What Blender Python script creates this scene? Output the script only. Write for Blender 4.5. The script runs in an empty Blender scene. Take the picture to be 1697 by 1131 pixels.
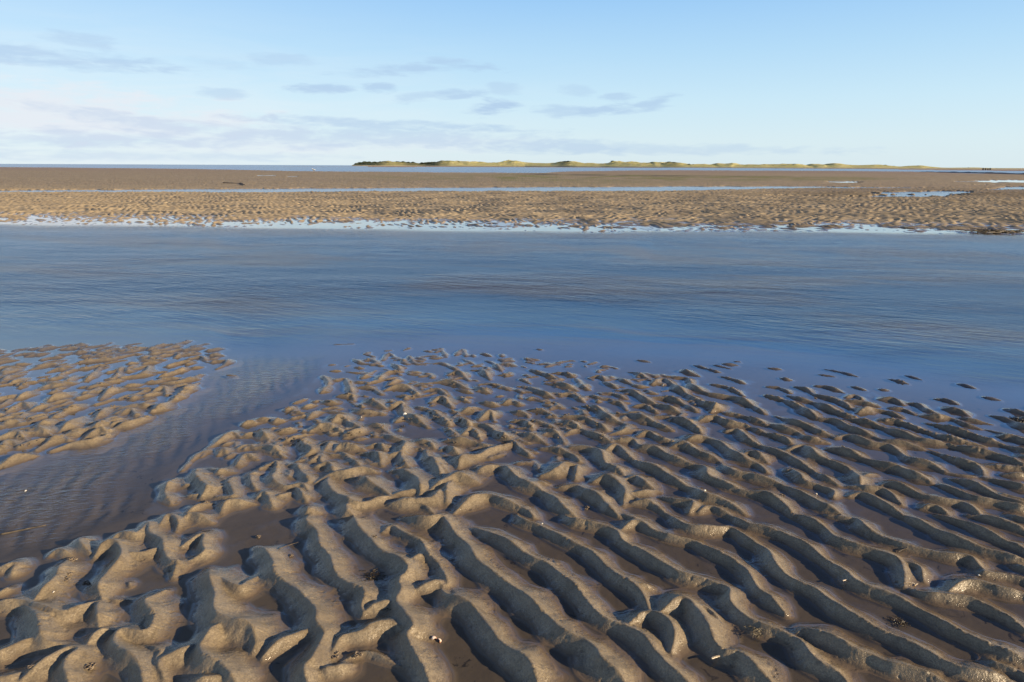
import bpy, bmesh, math, random
import numpy as np
from mathutils import Vector, Matrix
rad = math.radians
random.seed(5)
# ---------------------------------------------------------------- camera
CAMH = 1.2
FPX = 1131.0                      # focal length in photograph pixels (1697 wide)
TH = math.atan(290.1 / FPX)       # pitch below the horizon
RO = rad(0.246)
F = np.array([0, math.cos(TH), -math.sin(TH)])
R0 = np.array([1.0, 0, 0]); U0 = np.array([0, math.sin(TH), math.cos(TH)])
R = R0 * math.cos(RO) + U0 * math.sin(RO)
U = U0 * math.cos(RO) - R0 * math.sin(RO)
scene = bpy.context.scene
C = scene.collection
cam = bpy.data.cameras.new('camera'); camo = bpy.data.objects.new('camera', cam); C.objects.link(camo)
cam.sensor_width = 36.0; cam.lens = 36.0 * FPX / 1697.0
cam.clip_start = 0.05; cam.clip_end = 30000
M = Matrix(((R[0], U[0], -F[0], 0), (R[1], U[1], -F[1], 0), (R[2], U[2], -F[2], CAMH), (0, 0, 0, 1)))
camo.matrix_world = M
scene.camera = camo

def ray(px, py):
    return F * FPX + R * (px - 848.5) + U * (565.5 - py)
def gp(px, py, z=0.0):            # pixel of the photograph -> point on the level z
    d = ray(px, py); t = (z - CAMH) / d[2]
    return np.array([d[0] * t, d[1] * t])
def azel(px, py):
    d = ray(px, py)
    return math.atan2(d[0], d[1]), math.atan2(d[2], math.hypot(d[0], d[1]))

# ---------------------------------------------------------------- world and sun
SUN_EL, SUN_AZ = 16.5, 111.0      # azimuth clockwise from +Y
w = bpy.data.worlds.new('World'); scene.world = w; w.use_nodes = True
nt = w.node_tree; nt.nodes.clear()
def node(nt, t, **kw):
    n = nt.nodes.new(t)
    for k, v in kw.items(): setattr(n, k, v)
    return n
class NB:                          # tiny node builder
    def __init__(s, nt): s.nt = nt
    def n(s, t, **kw): return node(s.nt, t, **kw)
    def link(s, a, b): s.nt.links.new(a, b)
    def put(s, sock, v):
        if hasattr(v, 'is_output') or isinstance(v, bpy.types.NodeSocket): s.link(v, sock)
        else: sock.default_value = v
    def m(s, op, a, b=0.0, c=0.0, clamp=False):
        n = s.n('ShaderNodeMath', operation=op, use_clamp=clamp)
        s.put(n.inputs[0], a); s.put(n.inputs[1], b)
        if op in ('MULTIPLY_ADD', 'COMPARE', 'SMOOTH_MIN', 'SMOOTH_MAX'): s.put(n.inputs[2], c)
        return n.outputs[0]
    def ss(s, x, a, b, lo=0.0, hi=1.0):
        n = s.n('ShaderNodeMapRange', interpolation_type='SMOOTHSTEP')
        s.put(n.inputs['Value'], x); s.put(n.inputs['From Min'], a); s.put(n.inputs['From Max'], b)
        s.put(n.inputs['To Min'], lo); s.put(n.inputs['To Max'], hi)
        return n.outputs['Result']
    def mix(s, f, a, b, bt='MIX'):
        n = s.n('ShaderNodeMix', data_type='RGBA', blend_type=bt)
        s.put(n.inputs[0], f); s.put(n.inputs[6], a); s.put(n.inputs[7], b)
        return n.outputs[2]
    def noise(s, vec, scale, detail=4, rough=0.5, dist=0.0, dim='3D'):
        n = s.n('ShaderNodeTexNoise', noise_dimensions=dim)
        if vec is not None: s.link(vec, n.inputs['Vector'])
        n.inputs['Scale'].default_value = scale; n.inputs['Detail'].default_value = detail
        n.inputs['Roughness'].default_value = rough; n.inputs['Distortion'].default_value = dist
        return n.outputs['Fac']
    def mapping(s, vec, scale=(1, 1, 1), rot=(0, 0, 0), loc=(0, 0, 0)):
        n = s.n('ShaderNodeMapping'); s.link(vec, n.inputs[0])
        n.inputs['Location'].default_value = loc; n.inputs['Rotation'].default_value = rot; n.inputs['Scale'].default_value = scale
        return n.outputs[0]
b = NB(nt)
sky = b.n('ShaderNodeTexSky', sky_type='NISHITA')
sky.sun_disc = False; sky.sun_elevation = rad(SUN_EL); sky.sun_rotation = rad(SUN_AZ)
sky.altitude = 0; sky.air_density = 1.0; sky.dust_density = 0.4; sky.ozone_density = 2.5
tc = b.n('ShaderNodeTexCoord')
nrm = b.n('ShaderNodeVectorMath', operation='NORMALIZE'); b.link(tc.outputs['Generated'], nrm.inputs[0])
sep = b.n('ShaderNodeSeparateXYZ'); b.link(nrm.outputs[0], sep.inputs[0])
az = b.m('ARCTAN2', sep.outputs[0], sep.outputs[1])
el = b.m('ARCSINE', sep.outputs[2])
vec = b.n('ShaderNodeCombineXYZ'); b.link(az, vec.inputs[0]); b.link(el, vec.inputs[1]); vec = vec.outputs[0]
wn1 = b.noise(b.mapping(vec, (1, 5, 1)), 10, 5, 0.6, 0.6)
wn2 = b.noise(b.mapping(vec, (1, 4.5, 1), (0, 0, 0.12)), 30, 4, 0.55, 0.4)
warp = b.m('ADD', b.m('MULTIPLY', b.m('SUBTRACT', wn1, 0.5), 4.2), b.m('MULTIPLY', b.m('SUBTRACT', wn2, 0.5), 3.0))
# clouds: centre x, y, half width, half height in photograph pixels, tilt, strength
GREY = [(95, 94, 150, 13, .03, .55), (140, 70, 45, 12, .1, .4), (650, 117, 95, 9, -.06, .55), (775, 108, 60, 8, .08, .5),
        (525, 147, 60, 8, -.04, .65), (627, 146, 26, 8, 0, .6), (760, 155, 45, 9, -.05, .6), (690, 160, 38, 8, -.15, .4),
        (820, 177, 42, 13, -.06, .75), (838, 150, 30, 10, .1, .35), (935, 184, 50, 9, .0, .5), (1010, 183, 80, 9, -.08, .65),
        (1080, 170, 42, 8, -.25, .6), (1025, 162, 30, 7, 0, .5), (955, 150, 30, 9, .1, .3), (365, 154, 40, 8, 0, .4),
        (370, 104, 60, 8, .05, .2), (470, 102, 60, 9, 0, .35), (660, 208, 230, 9, .03, .55), (330, 215, 200, 12, .12, .4),
        (560, 228, 330, 16, 0, .45), (900, 243, 180, 12, .02, .5), (1060, 246, 330, 9, .02, .35), (200, 232, 260, 12, 0, .4), (150, 258, 400, 8, 0, .3)]
PINK = [(110, 190, 270, 38, .06, .95), (320, 222, 300, 22, .05, .6), (640, 238, 260, 14, .0, .4), (60, 150, 120, 12, 0, .3), (420, 243, 300, 10, 0, .35), (30, 245, 160, 8, 0, -.0)]
def cloudmask(lst, soft=1.0):
    acc = None
    for (cx, cy, hw, hh, tilt, st) in lst:
        if st == 0: continue
        a0, e0 = azel(cx, cy); sa = hw / FPX * 0.95; se = hh / FPX
        dx = b.m('SUBTRACT', az, a0); dy = b.m('SUBTRACT', el, e0)
        dyt = b.m('MULTIPLY_ADD', dx, math.tan(tilt), dy)
        q = b.m('ADD', b.m('POWER', b.m('ABSOLUTE', b.m('DIVIDE', dx, sa)), 2.0), b.m('POWER', b.m('ABSOLUTE', b.m('DIVIDE', dyt, se)), 2.0))
        k = b.ss(b.m('ADD', q, warp), 1.5 * soft, -0.25, 0.0, st)
        acc = k if acc is None else b.m('MAXIMUM', acc, k)
    return acc
gm = cloudmask(GREY); pm = cloudmask(PINK, 1.1)
# thin veil low on the left, and a general streaky veil
veil = b.m('MULTIPLY', b.ss(az, 0.35, -0.9), b.ss(el, 0.22, 0.02))
stre = b.noise(b.mapping(vec, (1, 9, 1)), 5, 5, 0.6, 0.6)
veil = b.m('MULTIPLY', veil, b.ss(stre, 0.3, 0.7, 0.2, 0.8))
# the sky of a clear low-sun afternoon: cleaned of yellow, reshaped above the view
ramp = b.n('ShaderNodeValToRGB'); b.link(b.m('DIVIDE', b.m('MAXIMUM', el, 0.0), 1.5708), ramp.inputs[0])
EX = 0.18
STOPS = [(0, (.70, .84, .91)), (2, (.69, .85, .93)), (5, (.60, .82, .96)), (8.5, (.47, .73, .96)), (12.5, (.335, .61, .95)), (15, (.27, .60, 1.25)), (19, (.15, .38, .92)), (25, (.06, .15, .42)), (35, (.022, .055, .17)), (90, (.012, .03, .09))]  # blue added above the view to light the water, overhead dimmed for shade
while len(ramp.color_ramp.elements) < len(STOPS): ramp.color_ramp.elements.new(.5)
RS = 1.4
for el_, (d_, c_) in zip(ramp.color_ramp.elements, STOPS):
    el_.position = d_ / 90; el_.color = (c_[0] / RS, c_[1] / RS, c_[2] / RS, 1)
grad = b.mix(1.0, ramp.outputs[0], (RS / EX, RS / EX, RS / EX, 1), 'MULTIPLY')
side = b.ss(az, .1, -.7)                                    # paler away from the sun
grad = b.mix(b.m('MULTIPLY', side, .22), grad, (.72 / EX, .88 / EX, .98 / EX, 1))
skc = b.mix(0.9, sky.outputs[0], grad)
skc = b.mix(veil, skc, (.82 / EX, .89 / EX, .94 / EX, 1))
skc = b.mix(pm, skc, (.80 / EX, .85 / EX, .915 / EX, 1))
skc = b.mix(gm, skc, (.42 / EX, .58 / EX, .81 / EX, 1))
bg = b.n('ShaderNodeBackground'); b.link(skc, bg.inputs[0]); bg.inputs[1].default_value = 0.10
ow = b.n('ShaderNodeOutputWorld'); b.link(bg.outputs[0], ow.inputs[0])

sl = bpy.data.lights.new('sun', 'SUN'); slo = bpy.data.objects.new('sun', sl); C.objects.link(slo)
sl.energy = 5.0; sl.angle = rad(0.6); sl.color = (1.0, 0.79, 0.51)
sdir = Vector((math.sin(rad(SUN_AZ)) * math.cos(rad(SUN_EL)), math.cos(rad(SUN_AZ)) * math.cos(rad(SUN_EL)), math.sin(rad(SUN_EL))))
slo.rotation_euler = sdir.to_track_quat('Z', 'Y').to_euler()
slo.location = (20, -10, 12)
scene.view_settings.view_transform = 'Standard'; scene.view_settings.look = 'None'
scene.view_settings.exposure = 0.85; scene.view_settings.gamma = 1.0
try: scene.render.engine = 'CYCLES'
except Exception: pass
scene.cycles.max_bounces = 8; scene.cycles.transparent_max_bounces = 8

# ---------------------------------------------------------------- helpers
def tag(o, label=None, cat=None, group=None, kind=None):
    if label: o['label'] = label
    if cat: o['category'] = cat
    if group: o['group'] = group
    if kind: o['kind'] = kind
    return o
_perm = np.random.RandomState(3).rand(512, 512).astype(np.float32)
def vnoise(x, y, seed=0):
    x = x + seed * 17.37; y = y + seed * 9.73
    xi = np.floor(x).astype(np.int64); yi = np.floor(y).astype(np.int64)
    fx = (x - xi).astype(np.float32); fy = (y - yi).astype(np.float32)
    fx = fx * fx * fx * (fx * (fx * 6 - 15) + 10); fy = fy * fy * fy * (fy * (fy * 6 - 15) + 10)
    a = _perm[xi & 511, yi & 511]; b_ = _perm[(xi + 1) & 511, yi & 511]
    c = _perm[xi & 511, (yi + 1) & 511]; d = _perm[(xi + 1) & 511, (yi + 1) & 511]
    return (a + (b_ - a) * fx + (c - a) * fy + (a - b_ - c + d) * fx * fy) * 2 - 1
def fbm(x, y, oct=3, seed=0, gain=0.5):
    s = 0; a = 1.0; t = 0
    for o in range(oct):
        s = s + a * vnoise(x * 2 ** o, y * 2 ** o, seed + o * 5); t += a; a *= gain
    return s / t
def sstep(x, a, c):
    t = np.clip((x - a) / (c - a), 0, 1); return t * t * (3 - 2 * t)
def in_poly(x, y, poly):           # signed-ish distance to a polygon: positive inside
    inside = np.zeros(x.shape, bool); dmin = np.full(x.shape, 1e9)
    n = len(poly)
    for i in range(n):
        x1, y1 = poly[i]; x2, y2 = poly[(i + 1) % n]
        cond = ((y1 > y) != (y2 > y)) & (x < (x2 - x1) * (y - y1) / (y2 - y1 + 1e-12) + x1)
        inside ^= cond
        ex, ey = x2 - x1, y2 - y1; L = ex * ex + ey * ey + 1e-12
        t = np.clip(((x - x1) * ex + (y - y1) * ey) / L, 0, 1)
        dmin = np.minimum(dmin, np.hypot(x - x1 - t * ex, y - y1 - t * ey))
    return np.where(inside, dmin, -dmin)
def line_y(pts):                   # photograph polyline -> function of azimuth tangent giving the distance
    g = np.array([gp(*p) for p in pts]); t = g[:, 0] / g[:, 1]
    return lambda tt: np.interp(tt, t, g[:, 1])

# ---------------------------------------------------------------- grid of the tidal flat
NC = 1150
t = np.linspace(-0.98, 0.98, NC)
ys = [0.75]
while ys[-1] < 9000:
    y = ys[-1]
    step = y * y / (FPX * CAMH) * 0.75
    if y < 34: step = min(step, 0.0042 + 0.0011 * max(0, y - 3.0) if y < 8 else (0.06 if y < 13 else 0.03))
    elif y < 60: step = min(step, 0.25)
    step = max(step, 0.0017)
    ys.append(y + step)
ys = np.array(ys); NR = len(ys)
X = (ys[:, None] + 0.25) * t[None, :]
Y = np.repeat(ys[:, None], NC, 1)
T = X / Y
print('grid', NR, NC)

# ---------------------------------------------------------------- ripple crests traced from the photograph
TX = {1: (0, 848), 2: (424, 848), 3: (848, 848), 4: (1272, 848), 5: (0, 565), 6: (424, 565), 7: (848, 565), 8: (1272, 565)}
CRESTS = {
1: '''1.5:435,285 400,340 350,430 270,500 190,570
1.7:140,570 200,630 250,690 260,780 300,820 370,820
1.3:260,790 120,850 0,905 -120,930
1.4:-120,600 0,575 140,570 250,610 390,650 480,630 660,550
1:600,155 530,170 530,200 590,245
.8:320,265 380,245 470,270
1.5:620,250 680,195 760,185 800,240 790,300 700,390 650,470 670,530
1.2:800,240 870,260 960,250 1080,200
1.2:735,150 790,125 900,130 980,60 990,120 1060,170 1080,200 1090,260 1130,310 1170,320 1140,390
1:1050,80 1110,10 1180,50 1160,100
1:1180,50 1260,5 1390,40
1.1:1200,200 1340,130 1340,200 1350,250 1240,300
.9:-60,370 30,350 100,335 80,380 150,350
.7:-40,540 0,520 70,480
.4:850,455 860,490
1.3:660,550 640,620 650,720
.5:660,550 760,580 850,570
1.4:1080,480 960,580 1000,640 1020,680 960,770 800,770 750,830 770,880 860,940 920,1000 940,1080 960,1150
1.9:1370,350 1390,430 1420,520 1415,600 1440,660 1530,700 1650,730 1690,800 1670,850
1.1:1370,350 1440,420 1520,470 1590,490 1640,440 1695,400
1.7:1530,700 1430,730 1340,830 1320,880 1350,940 1440,980 1520,1050 1580,1150
1.2:1310,830 1180,910 1060,960 1050,1000 1080,1060
1.6:130,1060 300,960 440,880 510,890 430,970 420,1020 440,1070 430,1160
1:550,890 640,790 760,760
.9:940,850 1040,900 1060,920 1030,980 1070,1060
1.2:-60,1090 60,1075 130,1060
1.4:1250,1110 1400,1080 1520,1060''',
2: '''1.3:350,-10 335,60 400,110 420,200 490,290 520,380 600,450 690,490 720,530 700,590 710,640
1.5:0,200 60,240 110,320 120,390 200,450 290,520 370,600 400,660 400,720 450,780 410,870 370,960 320,1010 330,1080 360,1150
1.2:500,900 560,810 700,780 780,740 900,720 1000,760
1.5:640,-10 660,60 740,150 830,240 930,290 1000,340 1000,380 950,430 960,500 930,570 970,640 1040,740 1000,800 1040,900 1110,1010 1170,1150
.9:840,110 900,80 980,130 1100,190 1130,260 1200,320 1230,370 1270,450 1230,480
.9:1000,340 1060,290 1130,260
1.5:980,0 1130,30 1240,20 1310,120 1400,200 1450,290 1560,380 1695,470 1795,550 1895,640 2025,760 2175,830 2255,900 2285,960 2395,1040 2485,1150
1.4:1230,480 1280,540 1400,590 1470,650 1540,740 1610,830 1695,900 1785,960 1845,1040 1875,1150
1.2:1450,80 1560,130 1695,200 1815,280 1935,330 2025,410 2125,490 2205,590 2295,680 2465,750 2565,810 2645,900 2735,1000 2825,1070 2935,1150
1:40,930 150,850 300,780 400,720
.6:560,980 680,930 760,930 950,1000
1.2:710,640 800,600 930,570
1:1040,500 1200,450 1240,480
1.2:400,1020 520,1010 620,970''',
3: '''1:30,-10 70,40 180,80 280,130 400,190 520,250 620,340 700,410 800,470 870,540 920,640
.8:800,470 870,480 940,490
1.1:350,-5 400,35 520,60 680,110 740,180 850,240 950,300 1040,350 1110,390 1300,440 1440,500 1450,580 1520,660 1600,710 1695,745 1795,780 1895,830 1935,870 1985,940 2055,1000 2145,1040 2215,1090 2255,1150
1:720,100 790,60 860,60 940,110 1060,150 1200,180 1330,240 1450,300 1550,370 1590,430 1640,500 1695,535 1755,590 1815,640
.9:700,-10 780,20 870,50
1.1:1040,-10 1130,60 1230,90 1380,95 1460,95 1580,170 1695,245 1745,330 1805,390 1895,450 2015,500 2095,560 2195,630 2295,690 2405,750 2525,800 2645,850 2745,900 2845,960 2975,1020 3115,1050 3255,1070 3395,1120
1.1:1440,-5 1560,60 1695,95 1825,140 1965,210 2055,280 2145,340 2225,390 2275,440 2355,480 2475,520 2575,560 2695,620 2825,690 2945,760 3075,820 3215,880 3395,950 3500,1000
1.3:760,720 870,650 960,660 1050,720 1080,800 1060,880
1.5:960,640 1050,590 1120,555 1190,590 1260,680 1310,760 1340,830 1400,890 1500,910 1570,960 1640,1020 1695,1060 1755,1110
.8:1190,590 1300,640 1400,720''',
4: '''1.1:180,-10 290,40 380,90 460,160 600,210 740,250 870,310 910,390 910,460
.9:870,310 1000,350 1040,430
1.1:960,480 1060,520 1200,540 1340,560 1470,610 1600,670 1720,750
1:400,-5 520,20 600,40 660,100 780,160 900,200 1060,240 1200,270 1340,290 1420,350 1500,385
1.1:890,-10 1000,40 1100,90 1200,140 1320,190 1440,230 1560,260 1695,300 1800,330
1:1130,-5 1210,20 1330,60 1440,110 1560,170 1695,220 1800,260
1:1330,-5 1470,20 1590,60 1695,100 1800,150
1:1600,-5 1695,30 1800,60
1.2:1210,490 1290,450 1400,450 1540,490 1695,520 1800,560
1.3:200,760 250,745 340,780 460,830 560,890 680,930 800,980 950,1020 1080,1060 1200,1110 1250,1150
.7:660,480 760,490''',
5: '''1:-80,830 0,800 100,750 215,735
1:330,705 450,670 600,650 720,600
1:740,560 850,530 990,480
1:1000,450 1100,400 1180,350 1240,300 1310,260
1:-60,110 0,95 120,55
1:160,95 330,65
1:510,70 610,30
.8:360,40 500,15
1:580,105 720,60 770,25
1:780,70 880,60 990,30
1:180,180 400,125
1:310,195 530,130 720,115 820,80
1:930,110 1000,90
1:1150,105 1220,70
1:1240,110 1330,100 1370,130
1:1280,40 1340,20
1:1360,80 1400,85 1480,90
1:1430,175 1500,140 1510,110
1:-50,150 0,130 110,115
1:0,200 110,150
1:60,270 170,230
1:0,260 60,220 160,190
1:270,260 390,280 490,215
1:560,250 620,200 660,160
1:700,240 760,230 800,160
1:880,230 960,200 990,150
1:840,140 910,135
1:1040,230 1140,200 1260,160
1:1060,270 1180,260 1310,220
1.1:290,390 380,350 480,320
1:100,370 230,310 280,300
1:-60,380 40,360 130,340
1:660,370 720,320 780,290
1:820,290 940,270
1:860,370 900,350
1:980,330 1080,300 1100,340
1:40,450 140,400 200,430
1:200,440 330,400 440,370
1:330,500 420,450 540,400
1:620,500 690,440 740,420
1:860,400 950,410 1000,400
1:780,470 860,440 900,480
1:0,530 130,510
1:240,550 340,510 400,500
1:180,570 250,570 330,600
1:380,580 450,540 540,480
1:-50,640 0,620 100,600 170,630
1:420,610 560,560
1:600,570 700,520 760,500
1:730,540 820,510 900,500
1:-40,720 0,690 50,650 150,680
1:230,700 320,650 410,600
1:550,630 650,580 720,600
.5:1500,220 1570,225
.7:820,25 940,10
.7:1030,130 1060,100 1120,60
.7:560,350 680,300
.7:510,300 600,290
1:1160,890 1110,940 1090,1000 1130,1050
1.2:1300,820 1290,870 1330,920 1370,960 1330,1000
1:1540,885 1510,920 1530,960 1540,1010 1430,1010
.8:1380,830 1450,850 1530,850
.9:1430,860 1500,830
1:1570,800 1620,740 1695,760
1:1640,880 1695,850
.9:1660,860 1660,920 1695,960
.9:1370,690 1450,650 1530,600 1590,620
.7:1470,680 1560,650
.8:1440,740 1480,710 1500,740
.5:1200,850 1290,760 1370,720 1330,760
.9:1600,540 1695,520
1:1240,1110 1320,1070 1400,1050
1:1460,1110 1500,1060 1590,1050 1680,1050
.7:1230,1010 1340,1010
.6:1210,950 1260,940
.8:1560,700 1640,680 1690,700
.7:1600,620 1690,600''',
6: '''.7:510,20 650,15
.7:970,60 1020,40
.9:840,120 880,80 930,110
.9:1190,70 1230,55 1260,100
.7:1110,100 1150,90
.9:1320,90 1370,50 1390,95
.8:1360,110 1440,145
.9:1490,75 1560,95
.9:1515,120 1570,140 1630,190
.8:1650,150 1695,150
.9:640,110 700,140 800,140 740,105
.6:480,155 520,150
.8:490,190 560,190
.8:650,165 710,175
.8:600,195 690,205
.9:700,235 790,185
1:800,260 870,200 960,190 900,140
.8:1010,90 1050,140 1130,150
1:1170,140 1230,140 1330,180
.9:1000,200 1080,200
.9:1080,225 1160,215
1.2:1270,210 1340,200 1410,245
1.1:1430,180 1500,190 1550,240
.9:1600,215 1690,215
1.1:1170,260 1280,260 1400,300
1:1550,270 1600,280 1680,310
.9:860,290 950,240
.9:440,220 480,270 430,330
.9:520,250 590,240 620,300 640,350
.8:650,260 740,270
.9:670,295 760,300 830,340
1:540,350 630,350 650,380
1.1:850,310 930,290 1010,300 1080,350
1:1100,320 1200,310 1270,350
.9:1330,310 1430,330
1:1450,290 1550,330
.9:940,350 1050,360
.8:250,400 330,370
.8:310,430 380,410
.9:440,390 540,400
.8:200,450 250,420
1.1:720,370 790,400 860,430
1.1:1150,390 1230,370 1300,420
.9:1340,360 1410,390
1:1490,390 1600,410
1:1640,400 1695,380
1.1:640,430 700,450 820,460
1.1:890,420 960,400 980,460 1050,500 1140,550
1:1070,420 1160,450 1230,500 1280,540
1.1:1370,450 1450,430 1490,430
1.1:1480,500 1550,460 1580,510
.9:340,500 390,460 440,455
.9:480,450 600,470
.9:0,510 90,500
.9:100,520 190,510
1.3:500,520 560,490 640,540 690,570 590,600
1.2:350,580 440,550 540,570 590,600
1:740,540 810,550 880,590
.9:920,520 980,490
1.1:30,560 40,600 90,640
.8:100,600 260,570
1:1340,520 1360,500 1420,560
1:1260,560 1340,610
1.1:1370,600 1430,570 1490,630
1.1:1430,530 1530,550 1610,600 1690,640
1.3:1340,810 1370,760 1480,740 1560,700 1690,660
1:1250,640 1400,650 1560,690
1:830,600 920,630 990,660 960,740 990,800 1050,830
.8:160,660 280,620 370,600
1.1:330,620 310,670 370,710 300,750
.9:420,670 490,660 440,730 430,790
1.2:0,680 90,690 180,740
.7:650,640 740,630
1:520,710 560,680 640,690 720,700
1:560,720 620,760 690,810
1:740,680 810,670 850,700
1:680,720 800,740 830,800
.8:890,750 970,720
1:1060,650 1140,660 1180,690
1.1:1130,700 1140,760 1180,780 1230,880
.8:1180,780 1280,860
1:1220,700 1280,690 1340,730
.8:350,790 430,740
.9:20,830 130,790 130,850 110,910 190,950 300,940 360,990
.9:260,950 330,1040
1:210,800 270,810 310,870 350,910 320,930
1.1:400,810 480,800 520,860
1.1:390,920 490,870 600,860 700,830 780,840
1.3:490,870 470,920 510,980 620,1050 700,1060 830,1020 900,1000
1.3:690,870 740,920 840,970 900,1000
1.3:900,830 970,840 1060,890 1090,960 1080,1000
1.1:900,1000 1000,980 1080,960
1.6:1140,960 1260,900 1330,870 1440,890
1.3:1330,880 1270,950 1260,1040
1.3:860,1050 950,1050 1100,1040 1180,1020 1250,930
1.3:620,1050 600,1100 640,1131
1.4:10,1000 60,990 110,1060
.8:110,1030 180,1010 250,980
1:340,1131 350,1090
.7:960,1090 1090,1080 1180,1131
1.2:1470,840 1540,815 1640,815 1695,860 1755,910 1865,960 1965,1020 2045,1090 2115,1135
1.2:1310,1110 1430,1030 1540,1010 1640,1040 1695,1060 1795,1100 1840,1135''',
7: '''.6:160,50 200,55
.7:80,110 150,130
.6:-5,155 15,160
.5:300,150 320,155
.5:460,128 490,135
.7:600,175 640,175
.6:830,122 920,135
.9:770,195 830,205 900,240
.9:1210,150 1280,170 1370,195
.8:1340,150 1450,175
.7:1400,145 1500,155
.6:1470,130 1520,132
1:1130,180 1170,200 1240,220
.8:1390,225 1450,240 1540,270
1.2:130,180 220,210 310,240
1:270,200 350,205 410,225
.9:60,240 120,270
.7:80,215 120,225
1.1:220,265 330,280 430,310
.9:430,240 470,290 510,310
1:100,290 170,320 280,360
.9:520,230 580,225 620,250
.9:610,260 700,300
.9:710,235 760,260 840,290 900,290
1.1:690,310 790,320 880,370 940,400 1040,430 1120,460
1.2:930,270 1000,240 1060,270 1130,320 1200,360 1280,400 1350,420 1320,450
1.1:1060,225 1170,240 1200,290 1290,330 1400,350 1500,370 1590,410 1680,460
.9:1330,275 1440,300 1540,350
1:920,360 1050,370 1150,410 1230,450
.9:600,330 680,340 760,370
.9:320,340 400,345 480,390
.8:520,350 610,375
.7:100,375 150,370
.9:220,400 280,395 310,420
.9:0,390 60,410
.8:800,420 880,420 960,460
.9:660,390 720,400 760,440
1.1:470,410 560,430 640,490 740,530 790,550
1.1:700,460 780,470 880,500 980,540 1060,570
.9:0,450 90,470 110,490
.9:110,440 200,450 290,490
.9:0,515 80,520 140,570
1.1:300,520 380,530 470,570 570,610 660,650
1.1:340,480 460,490 560,530 630,570
.9:650,600 740,580 760,550
1.1:950,480 1060,490 1180,530 1260,590
1:1420,460 1520,480 1620,510 1695,540
1:1240,510 1340,490 1440,530 1560,550 1695,600
.9:130,510 230,540 300,570
.9:370,590 450,570
1:210,570 300,600 350,660
1:60,600 140,620 230,660
.8:0,580 40,600
1:0,640 60,700 120,740
1:190,690 290,700 400,740 450,780
1.2:380,680 500,690 590,730 620,790 700,830 750,870
1.4:440,800 350,800 290,840 190,860
1.2:440,800 420,890
.5:160,800 180,850
1.1:620,710 690,680 770,740 850,790 960,830 1040,880 1130,930 1220,970 1280,1010 1360,1030 1440,1060 1540,1110
1.1:680,640 800,640 850,680 950,700 1050,750 1160,790 1280,830 1300,880 1400,920 1520,970 1620,990 1695,1005 1795,1060 1880,1135
1:830,610 900,590 980,630 1060,650
1.1:1050,680 1140,670 1240,720 1350,760 1400,790
1.2:1170,630 1260,620 1380,660 1460,720 1550,770 1640,800 1695,840
1:1420,580 1500,580 1570,640 1695,695 1815,740 1905,790 1975,830 2045,870 2125,910 2165,930
1:1510,740 1600,730 1695,780
1.1:1400,800 1470,850 1560,870 1695,905 1825,950 1935,1000 2045,1060 2100,1085 2200,1131
1.3:540,900 620,885 700,920 750,980 740,1050
1:720,900 820,890 880,930 960,970
1:960,970 850,990 790,1000 870,1040
1.2:320,940 420,940 500,980 580,1020 640,1080 710,1131
.6:130,930 250,940
1:990,1010 1100,1040 1200,1060 1180,1110
1:800,1050 900,1050 980,1090 1040,1131
1:1240,1110 1310,1080 1400,1110 1450,1131''',
8: '''.8:0,170 90,180
.8:90,235 150,250
.6:340,215 450,230
.6:370,180 480,200 600,230
.9:320,285 400,295 510,330
.8:560,290 650,315
.7:740,310 800,318
.8:800,240 860,255 930,272
.7:920,220 1030,250
.7:1270,275 1380,305
.7:1430,360 1540,380
.8:1100,370 1180,380 1260,405
.9:1170,435 1260,450 1340,480
.9:1590,437 1695,465 1800,490
1:1490,475 1580,500 1695,550 1800,590
.9:0,290 80,300 150,330
.9:180,290 260,310 320,345 420,370 500,400 570,440
.9:520,360 580,350 630,375
1:740,370 830,375 900,405
.9:500,380 620,395 740,420
.9:940,400 1000,410 1070,450 1160,480
1:600,460 680,440 800,455 900,490
.9:810,430 900,440 980,470
1.1:0,345 120,380 230,430 330,490 450,510 550,560 660,600 780,640 900,660 1030,690
1.1:140,345 220,370 330,400 430,440 540,480 600,490
1.1:550,500 660,520 780,560 900,600 1020,640 1150,660 1300,690 1450,720 1560,750 1695,800 1800,840
.9:750,510 860,520 980,560 1100,600 1230,640 1440,680
.9:1020,480 1120,490 1220,500 1320,540 1410,565
.7:1280,500 1490,540
1:1060,525 1170,550 1300,590 1420,630 1560,670 1695,710 1800,750
.9:1460,570 1570,600 1695,650 1800,690
1:60,480 170,520 260,550 360,590 450,620
1:0,530 100,560 200,590 260,625 390,650
1:0,600 90,620 160,660
1.1:450,620 540,610 680,660 800,680 880,720 960,770 1080,800 1180,840
1.2:130,700 240,680 320,740 420,780 540,830 600,880 620,940
1.2:410,690 520,710 620,750 740,790 860,820 960,860 1090,910
.6:720,870 620,890
1:1090,710 1200,750 1310,790 1400,820 1440,870
.7:1410,810 1500,820 1690,830
1:130,840 170,840 240,910 340,940 440,980 440,1010
1:1430,880 1550,910 1695,950 1800,980
.8:1560,870 1695,880 1800,900
.6:1180,860 1290,880 1380,890
1:1230,890 1340,920 1450,970 1560,1020 1695,1060 1800,1090
1:760,930 830,930 920,960 1040,1010 1180,1040 1300,1060 1420,1131
.9:530,940 660,960 780,980 890,1060
1.1:540,1000 630,990 740,1040 850,1100 900,1131
1.1:1160,930 1260,970 1380,1020 1530,1050 1695,1090 1800,1110
1:1020,1080 1110,1080 1210,1131'''}
def amp(py):                       # crest height above the pools, metres, by place on the bank
    return 1.12 * np.interp(py, [560, 585, 620, 680, 760, 850, 1000, 1131], [.008, .011, .0145, .018, .019, .0205, .0215, .0220])
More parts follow.
